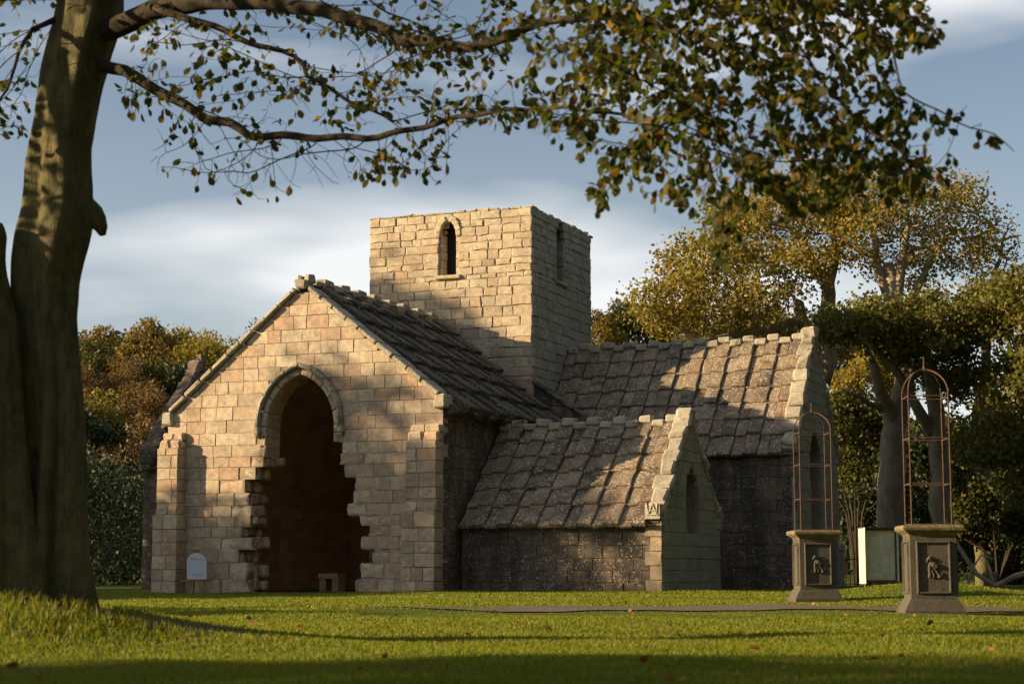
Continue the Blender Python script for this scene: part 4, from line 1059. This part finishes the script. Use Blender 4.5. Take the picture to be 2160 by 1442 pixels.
# ---- big trees on the right
def crown_tree(name, base, trunk, blobs, natt, step, leafn, lsize, mat, bark, label, group, tip=.02, spread=.4, kill=None, maxr=.5, bare=0.):
    """trunk: list of (x,y,z,r) world; blobs: ((cx,cy,cz),(rx,ry,rz),weight)"""
    o = empty(name, base); b0 = -np.array(base, float)
    sd = []; pr = []; rf = []
    for br in trunk:
        br = np.array(br, float); att0 = -1
        if sd: att0 = int(np.argmin(np.linalg.norm(np.array(sd)-br[0, :3], axis=1)))
        L = np.concatenate([[0], np.cumsum(np.linalg.norm(np.diff(br[:, :3], axis=0), axis=1))]); m = max(3, int(L[-1]/.5)); t = np.linspace(0, L[-1], m)
        for q in range(m):
            sd.append(np.array([np.interp(t[q], L, br[:, e]) for e in range(3)])+(RNG.normal(0, .05, 3) if q else 0)); pr.append(len(sd)-2 if q else att0); rf.append(np.interp(t[q], L, br[:, 3]))
    tot = sum(b[2] for b in blobs); at_ = np.vstack([ell(int(natt*b[2]/tot), b[0], b[1]) for b in blobs])
    N1, p1 = colonize(sd, pr, at_, step, 5., kill or step*1.3, 120, 0., .3)
    V1, F1, ac1, rd1 = skeleton_mesh(N1, p1, len(sd), np.array(rf), tip, 2.2, maxr)
    obj('trunk', mesh_np('trunk', V1+b0, F1, 0., True), bark, o)
    tp1 = np.where(ac1 <= 4)[0]; tp1 = tp1[tp1 >= len(sd)]
    if leafn:
        ch = RNG.choice(tp1, leafn); 
        if bare: ch = ch[RNG.random(len(ch)) > bare]
        P = N1[ch]+RNG.normal(0, spread, (len(ch), 3))*np.array([1, 1, .7]); D = RNG.normal(0, 1, P.shape); D[:, 2] -= .3
        cl_ = np.sin(N1[ch, 0]*1.7)*np.sin(N1[ch, 2]*1.9+N1[ch, 1])
        V1, F1, k1 = leaves_np(P+b0, D, RNG.normal(0, 1, P.shape), RNG.uniform(.6, 1.25, len(P))*lsize)
        rv1 = np.repeat(np.clip(.45+.22*cl_+RNG.normal(0, .2, len(P)), 0, 1), k1)
        obj('crown', mesh_np('crown', V1, F1, rv1), mat, o)
    tag(o, label, 'tree', group); return o
def Q(px, py, D): return tuple(PX(px, py, D))
def QR(px, py, D, r_): return (*PX(px, py, D), r_)
def blob(px, py, D, rx, rz, ry, wgt): k_ = D/FPX; return (tuple(PX(px, py, D)), (rx*k_, ry, rz*k_), wgt)
d1 = 64.
crown_tree('sycamore_tree', tuple(np.append(PX(1745, 1200, d1)[:2], 0)), [[QR(1745, 1240, d1, .5), QR(1740, 1000, d1, .42), QR(1722, 800, d1, .36), QR(1695, 690, d1, .28), QR(1680, 640, d1, .2)], [QR(1740, 800, d1, .3), QR(1750, 600, d1-.5, .25), QR(1700, 540, d1-1, .2), QR(1670, 480, d1-1, .12)],
   [QR(1690, 680, d1, .2), QR(1600, 700, d1-1, .15), QR(1480, 720, d1-2, .12), QR(1420, 690, d1-2, .07)], [QR(1750, 600, d1-.5, .16), QR(1765, 540, d1, .15), QR(1750, 450, d1, .08)]],
   [blob(1400, 640, d1-2, 90, 60, 2.5, 1.), blob(1480, 560, d1-1, 110, 70, 3, 1.3), blob(1600, 480, d1, 130, 90, 3.5, 1.6), blob(1560, 640, d1-2, 130, 60, 3, 1.2), blob(1720, 420, d1, 110, 90, 3.5, 1.), blob(1680, 560, d1-1.5, 90, 60, 2.5, .6), blob(1500, 690, d1, 90, 40, 2.5, .5)],
   1500, .34, 22000, .155, M_sycleaf, M_syc, 'golden sycamore leaning left behind the transept roof', 'trees behind the church', .014, .26)
d2 = 62.
crown_tree('sycamore_tree', tuple(np.append(PX(1885, 1200, d2)[:2], 0)), [[QR(1885, 1240, d2, .55), QR(1880, 1000, d2, .46), QR(1888, 900, d2, .40), QR(1905, 800, d2, .36), QR(1890, 660, d2, .26), QR(1870, 560, d2, .2)], [QR(1890, 660, d2, .2), QR(1850, 560, d2, .16), QR(1840, 470, d2, .1)],
   [QR(1895, 660, d2, .2), QR(1905, 540, d2-.5, .15), QR(1920, 450, d2-.5, .09)], [QR(1895, 680, d2, .17), QR(1945, 580, d2, .13), QR(2000, 500, d2, .08)], [QR(1880, 900, d2, .25), QR(1850, 800, d2-1, .2), QR(1830, 740, d2-1, .12)], [QR(1905, 800, d2, .2), QR(1980, 760, d2-1, .15), QR(2040, 700, d2-2, .08)],
   [QR(1885, 880, d2, .15), QR(1830, 850, d2-1, .1), QR(1790, 830, d2-2, .05)]],
   [blob(1850, 430, d2, 120, 80, 3.5, 1.), blob(1980, 440, d2, 110, 80, 3.5, 1.), blob(1790, 500, d2, 70, 60, 3, .5), blob(2060, 520, d2, 60, 60, 2.5, .5), blob(1920, 540, d2+1, 120, 60, 3, .5)],
   1100, .34, 11000, .15, M_sycleaf, M_syc, 'tall thinning sycamore with pale forked trunk at the right', 'trees behind the church', .015, .28)
d3 = 58.
crown_tree('broadleaf_tree', tuple(np.append(PX(1990, 1200, d3+3)[:2], 0)), [[QR(1990, 1240, d3+3, .4), QR(1985, 1000, d3+3, .35), QR(1970, 820, d3+2, .25), QR(1950, 720, d3, .12)], [QR(1985, 950, d3+3, .25), QR(1900, 800, d3+1, .15), QR(1830, 720, d3, .1)]],
   [blob(1830, 680, d3, 110, 55, 2.5, 1.), blob(1960, 690, d3, 130, 75, 2.5, 1.3), blob(2080, 640, d3+1, 90, 70, 2.5, 1.), blob(1760, 690, d3+1, 60, 40, 2, .4), blob(2010, 790, d3+2, 90, 50, 2.5, .5)],
   900, .34, 22000, .16, M_mid, M_syc, 'dense green tree spreading in front of the tall forked sycamore', 'trees behind the church', .013, .27)
crown_tree('broadleaf_tree', tuple(np.append(PX(2200, 1200, 56)[:2], 0)), [[QR(2200, 1240, 56, .35), QR(2190, 1000, 56, .3), QR(2170, 800, 56, .2), QR(2150, 680, 56, .1)]],
   [blob(2130, 650, 56, 70, 80, 2.2, 1.), blob(2190, 760, 56, 100, 110, 2.5, 1.5), blob(2120, 900, 56, 90, 100, 2.5, 1.4), blob(2230, 620, 56, 90, 90, 2.5, 1.), blob(2200, 1000, 56, 110, 90, 2.5, 1.)],
   900, .36, 22000, .16, M_mid, M_syc, 'leafy tree half out of frame at the right edge', 'trees behind the church', .013, .28)
crown_tree('bare_tree', tuple(np.append(PX(2075, 1200, 66)[:2], 0)), [[QR(2075, 1240, 66, .3), QR(2070, 900, 66, .24), QR(2085, 650, 66, .14), QR(2100, 560, 66, .08)]],
   [blob(2110, 520, 66, 70, 80, 2.2, 1.), blob(2150, 600, 66, 50, 60, 2., .6)], 260, .32, 350, .14, M_rus, M_beech, 'nearly bare tree with crooked twigs against the sky at upper right', 'trees behind the church', .02, .2)
# dark undergrowth: separate evergreen bushes
def bush(name, px, py, D, rx, rz, n, mat, label, ls=.16, ry=1.8):
    c_ = PX(px, py, D); o = empty(name, (c_[0], D, 0)); k1 = D/FPX
    st_ = MB()
    for q in range(7):
        a = RNG.uniform(0, 6.28); st_.tube([(0, 0, -.05), (math.cos(a)*rx*k1*.25, math.sin(a)*.4, c_[2]*.5), (math.cos(a)*rx*k1*.6, math.sin(a)*1., c_[2]*.5+rz*k1*.7*RNG.random()+.3)], [.06, .045, .02], 6)
    st_.build('stems', M_twig, o)
    sub = np.vstack([ell(n//14, np.array((c_[0], D, c_[2]))+unit(RNG.normal(0, 1, 3))*np.array([rx*k1, ry, rz*k1])*.7, np.array([rx*k1, ry, rz*k1])*.42) for q in range(14)])
    sub[:, 2] = np.maximum(sub[:, 2], .1)
    V1, F1, k_ = leaves_np(sub-np.array([c_[0], D, 0]), RNG.normal(0, 1, sub.shape), RNG.normal(0, 1, sub.shape), RNG.uniform(.6, 1.3, len(sub))*ls)
    obj('foliage', mesh_np('foliage', V1, F1, np.repeat(RNG.random(len(sub)), k_)), mat, o)
    tag(o, label, 'bush', 'dark bushes under the right-hand trees')
for a in ((1800, 930, 66, 90, 110, 7000, M_grnleaf, 'tall dark bush just right of the transept gable'), (1830, 1110, 68, 110, 110, 7000, M_pine, 'dark low bush behind the notice board'), (1960, 1010, 70, 120, 130, 8000, M_pine, 'dark bush behind the right iron frame'),
          (2060, 900, 68, 90, 100, 6000, M_grnleaf, 'upper dark bush right of the forked trunk'), (2100, 1080, 64, 110, 90, 7000, M_grnleaf, 'yellow-flecked bush right of the right pedestal'), (1990, 1150, 72, 130, 80, 6000, M_pine, 'lowest dark thicket behind the right pedestal'), (1820, 800, 72, 80, 70, 5000, M_sycleaf, 'brownish thicket above the transept eave'), (2150, 1170, 75, 120, 90, 8000, M_pine, 'dark bush at the right edge behind the drive'), (2180, 1010, 70, 90, 120, 6000, M_grnleaf, 'tall bush at the right edge of the picture')):
    bush('dark_bush', *a)
# low crooked limb at the far right
ll = MB(); D = 50.
for pts, r_ in (([(2230, 1190), (2140, 1215), (2100, 1235), (2060, 1210), (2020, 1150), (1990, 1090)], (.10, .05)), ([(2100, 1235), (2085, 1200), (2075, 1160)], (.05, .02)), ([(2100, 1235), (2125, 1255), (2130, 1275)], (.07, .06)), ([(2040, 1240), (2050, 1200), (2070, 1170), (2100, 1180)], (.04, .015)), ([(1995, 1230), (2040, 1245), (2070, 1240)], (.09, .03))):
    P = np.array([PX(x, y, D) for x, y in pts]); ll.tube(P, np.linspace(*r_, len(P)), 7)
lo_ = ll.build('fallen_limb', M_syc); tag(lo_, 'dark crooked limb sprawling low beside the drive at far right', 'branch')

# ---- wooded hillside behind: prototypes copied tree by tree
def proto(kind, seed, h=9., rw=3.6, n=8000, ls=.24):
    rg = np.random.default_rng(seed); o = empty('hillside_tree')
    m = MB(); m.tube([(0, 0, -.5), (.1, 0, h*.3), (.0, .1, h*.55)], [.24, .18, .1], 7)
    for q in range(9):
        a = rg.uniform(0, 6.28); z0 = h*rg.uniform(.25, .5); m.tube([(0, 0, z0), (math.cos(a)*rw*.4, math.sin(a)*rw*.4, z0+h*.16), (math.cos(a)*rw*.75, math.sin(a)*rw*.75, z0+h*.3*rg.uniform(.8, 1.4))], [.1, .06, .025], 5)
    m.build('trunk', M_twig, o)
    nb_ = 26; P = []
    for q in range(nb_):
        u_ = unit(rg.normal(0, 1, 3)); 
        if u_[2] < -.45: u_[2] *= -.5
        c_ = np.array([0, 0, h*.58])+u_*np.array([rw*.74, rw*.74, h*.33])*rg.uniform(.55, 1.08); r_ = rw*rg.uniform(.22, .38)
        p = unit(rg.normal(0, 1, (n//nb_, 3)))*rg.random((n//nb_, 1))**.35; P.append(c_+p*r_*np.array([1, 1, .8]))
    P = np.vstack(P); D = rg.normal(0, 1, P.shape); 
    V1, F1, k_ = leaves_np(P, D, rg.normal(0, 1, P.shape), rg.uniform(.6, 1.3, len(P))*ls)
    obj('crown', mesh_np('crown', V1, F1, np.repeat(rg.random(len(P)), k_)), kind, o); return o
PR = [('golden', proto(M_gold, 21)), ('russet', proto(M_rus, 22, 8.5, 3.3, 6500, .20)), ('olive green', proto(M_sycleaf, 23)), ('dark green', proto(M_pine, 24, 9, 2.8, 7500, .24)), ('yellow green', proto(M_grnleaf, 25))]
used = set()
def put(kind, x, y, sc, rz, lab, grp='autumn trees on the wooded hillside'):
    src = PR[kind][1]
    if kind not in used: o = src; used.add(kind)
    else:
        o = src.copy(); C.objects.link(o)
        for c_ in src.children:
            d = c_.copy(); C.objects.link(d); d.parent = o
    o.location = (x, y, float(zg(x, y))-.2); o.rotation_euler = (0, 0, rz); o.scale = (sc*RNG.uniform(.9, 1.15), sc*RNG.uniform(.9, 1.15), sc)
    tag(o, lab, 'tree', grp)
ORD = ['first', 'second', 'third', 'fourth', 'fifth', 'sixth', 'seventh', 'eighth', 'ninth', 'tenth', 'eleventh', 'twelfth', 'thirteenth', 'fourteenth', 'fifteenth', 'sixteenth', 'seventeenth', 'eighteenth', 'nineteenth', 'twentieth']
for ri, (yy, xa, xb, nn_, sc, nm) in enumerate(((152, -58, -6, 18, 1.15, 'skyline row'), (134, -52, -8, 16, .95, 'upper middle row'), (117, -46, -9, 15, .92, 'lower middle row'), (101, -40, -8, 13, .95, 'lowest row'))):
    for q in range(nn_):
        x = xa+(xb-xa)*(q+.5)/nn_+RNG.uniform(-1, 1); kind = int(RNG.choice(5, p=[(.34, .3, .26, 0., .1), (.3, .35, .15, .1, .1), (.2, .3, .15, .25, .1), (.1, .2, .1, .5, .1)][ri]))
        put(kind, x, yy+RNG.uniform(-4, 4), sc*RNG.uniform(.85, 1.15), RNG.uniform(0, 6), f'{PR[kind][0]} tree, {ORD[q]} from left in the {nm} of the left hillside wood')
for q in range(9):
    x = -2+q*4.2; kind = (1, 1, 0, 4, 0, 1, 2, 0, 2)[q]
    put(kind, x+RNG.uniform(-.6, .6), 150+RNG.uniform(-3, 3), 1.0*RNG.uniform(.9, 1.1), RNG.uniform(0, 6), f'{PR[kind][0]} tree, {ORD[q]} from left on the skyline behind tower and transept', 'skyline trees behind the tower')
for q in range(10):
    x = 10+q*3.4; kind = (3, 4, 3, 2, 3, 4, 3, 3, 4, 3)[q]
    put(kind, x, 88+RNG.uniform(-4, 4), 1.0, RNG.uniform(0, 6), f'{PR[kind][0]} tree, {ORD[q]} from left in the dark wood behind the right-hand trees', 'dark wood at the right')
# trees standing left of the lawn: they dapple the church
PR.append(('tall sparse', proto(M_sycleaf, 26, 19., 2.5, 3000, .40)))
for q, (x, y, sc, kind) in enumerate(((-30, 36.3, 1.02, 4), (-30, 40., 1.2, 2), (-31, 43.5, 1.08, 4), (-30, 47.3, 1.02, 2), (-33, 52, 1.0, 2), (-42, 38.4, 1.0, 5), (-42, 48.4, 1.3, 5), (-36, 40.3, 1.3, 2), (-37, 44.6, 1.2, 4), (-30, 55.5, 1.5, 2),
        (-26, 4.2, 1.15, 4), (-25, 0., 1.2, 2), (-29, 21, .95, 4), (-26, -4, 1.4, 2))):
    put(kind, x, y, sc, q*1.1, f'leafy tree beyond the left edge of the lawn, {ORD[q]} of a shading row', 'trees left of the lawn')
# unseen woodland added right and behind the viewer to block skylight; scrub on the hillside
def mass(name, pts, n, ls, mat, label, hmax):
    P = np.vstack([np.array([x, y, z_])+unit(RNG.normal(0, 1, (n, 3)))*RNG.random((n, 1))**.35*np.array([r_, r_, hh]) for x, y, z_, r_, hh in pts])
    V1, F1, k_ = leaves_np(P, RNG.normal(0, 1, P.shape), RNG.normal(0, 1, P.shape), RNG.uniform(.6, 1.3, len(P))*ls)
    return tag(obj(name, mesh_np(name, V1, F1, np.repeat(RNG.random(len(P)), k_)), mat), label, 'woodland', kind='stuff')
pts = []
for q in range(90):
    if q < 50: x, y = RNG.uniform(17, 34), RNG.uniform(-12, 62)
    else: x, y = RNG.uniform(-16, 34), RNG.uniform(-40, -15)
    if y > 5 and x < .31*y+5: continue
    for z_ in (3, 7, 11, 15, 19): pts.append((x+RNG.uniform(-2, 2), y+RNG.uniform(-2, 2), z_, RNG.uniform(2.5, 4), 2.6))
mass('woodland', pts, 330, .85, M_grnleaf, 'unseen dense wood added at the right and behind to block skylight', 13)
pts = []
for q in range(420):
    x, y = RNG.uniform(-62, 30), RNG.uniform(84, 155); pts.append((x, y, float(zg(x, y))+.9, RNG.uniform(1.2, 2.2), RNG.uniform(.8, 1.7)))
thk = [(RNG.uniform(-27, -12), RNG.uniform(62, 82), RNG.choice([.5, .9, 1.6, 2.6, 3.8]), RNG.uniform(1.2, 2.0), RNG.uniform(.9, 1.5)) for q in range(110)]
mass('thicket', thk, 420, .17, M_pine, 'dark thicket behind the far transept, left of the church', 4)
mass('undergrowth', pts, 130, .27, M_rus, 'brown scrub covering the hillside beneath the trees', 2)
for kq in range(5):
    if kq not in used:
        for c_ in list(PR[kq][1].children): bpy.data.objects.remove(c_)
        bpy.data.objects.remove(PR[kq][1])

# ------------------------------------------------------------------ grass, soil, fallen leaves
NB = 300000
yb = np.exp(RNG.uniform(math.log(7.5), math.log(46), NB)); xb = RNG.uniform(-1, 1, NB)*(.30*yb+1.6)
lx = (xb-X0)*math.cos(TH)-(yb-Y0)*math.sin(TH); lyy = (xb-X0)*math.sin(TH)+(yb-Y0)*math.cos(TH)
keep = ~((lx > -8.1) & (lx < .05) & (lyy > -.02)) & ~((lx > 0) & (lx < 5.35) & (lyy > .98)) & ~((lyy > 8.9) & (lx > -14.8) & (lx < 6.75))
pc = 25.2+.15*np.sin(xb*.8)+.012*(xb-4)**2; pw = .5*np.clip((xb+2)/2.2, .15, 1)
keep &= ~((np.abs(yb-pc) < pw*RNG.uniform(.9, 1.03, NB)) & (xb > -2) & (xb < 7))
keep &= ((xb-TREE[0])**2+(yb-TREE[1])**2 > .32)
xb, yb = xb[keep], yb[keep]; n = len(xb)
tuft = np.exp(-(((xb-TREE[0])/1.1)**2+((yb-TREE[1]+.6)/1.3)**2))
cln = .5+.5*np.sin(xb*2.1+np.sin(yb*1.3)*2)*np.sin(yb*1.9+np.sin(xb*1.7)*2)
h = RNG.uniform(.018, .038, n)*(.75+.5*cln)*np.where((yb > 22) & (yb < 25) & (xb > -2), .4, 1.)+tuft*RNG.uniform(.0, .14, n)
wdt = .0032*np.clip(yb/9, .8, 5)*RNG.uniform(.7, 1.4, n)
z0 = zg(xb, yb)-.004; an = RNG.uniform(0, 6.283, n); ln = RNG.uniform(.1, .9, n)*h; la = RNG.uniform(0, 6.283, n)
b0 = np.stack([xb, yb, z0], 1); dx = np.stack([np.cos(an), np.sin(an), 0*an], 1)*wdt[:, None]
tipv = b0+np.stack([np.cos(la)*ln, np.sin(la)*ln, h], 1); mid = b0*.5+tipv*.5+np.stack([-np.cos(la)*ln*.18, -np.sin(la)*ln*.18, h*.08], 1)
V_ = np.stack([b0-dx, b0+dx, mid+dx*.7, mid-dx*.7, tipv], 1).reshape(-1, 3); o5 = (np.arange(n)*5)[:, None]
dry = np.clip(.5+.5*np.sin(xb*.55+1.2)*np.sin(yb*.42+.4)+.25*np.sin(xb*1.9)*np.sin(yb*2.3), 0, 1)
rv = np.clip(RNG.random(n)*.5+.45*dry*RNG.random(n)+.55*tuft*RNG.random(n), 0, .999)
go_ = obj('grass', mesh_np('grass', V_, [o5+np.array([0, 1, 2, 3]), o5+np.array([3, 2, 4])], np.repeat(rv, 5)), M_grass)
tag(go_, 'short green and straw coloured grass covering the lawn', 'grass', kind='stuff')
nf = 170; fy = np.exp(RNG.uniform(math.log(9), math.log(42), nf)); fx = RNG.uniform(-1, 1, nf)*.3*fy
P = np.stack([fx, fy, zg(fx, fy)+RNG.uniform(.03, .05, nf)], 1); D = RNG.normal(0, 1, P.shape); D[:, 2] *= .3
Nn = RNG.normal(0, .5, P.shape)+np.array([0, 0, 1.])
V_, F_, k_ = leaves_np(P, D, Nn, RNG.uniform(.05, .09, nf), True)
tag(obj('fallen_leaves', mesh_np('fallen_leaves', V_, F_, np.repeat(RNG.random(nf), k_), True), leaf_mat('fallen_leaf', [(.28, .09, .02), (.22, .12, .03), (.16, .07, .03), (.3, .13, .03)], .2)), 'scattered orange fallen leaves lying on the lawn', 'fallen leaves', kind='stuff')
m = MB(); an = np.linspace(0, 2*math.pi, 40, endpoint=False)
V_ = [(TREE[0]+.9, TREE[1]+.1, float(zg(TREE[0]+.9, TREE[1]+.1))+.02)]
for r1 in (.55, 1.):
    for a in an:
        x = TREE[0]+.85+math.cos(a)*1.15*r1*(1+.18*math.sin(3*a)); y = TREE[1]+.1+math.sin(a)*.62*r1*(1+.15*math.cos(4*a)); V_.append((x, y, float(zg(x, y))+(.014 if r1 < 1 else .004)))
m.add(V_, [(0, 1+q, 1+(q+1) % 40) for q in range(40)]+[(1+q, 41+q, 41+(q+1) % 40, 1+(q+1) % 40) for q in range(40)])
tag(m.build('bare_soil', M_soil, None, True), kind='structure')
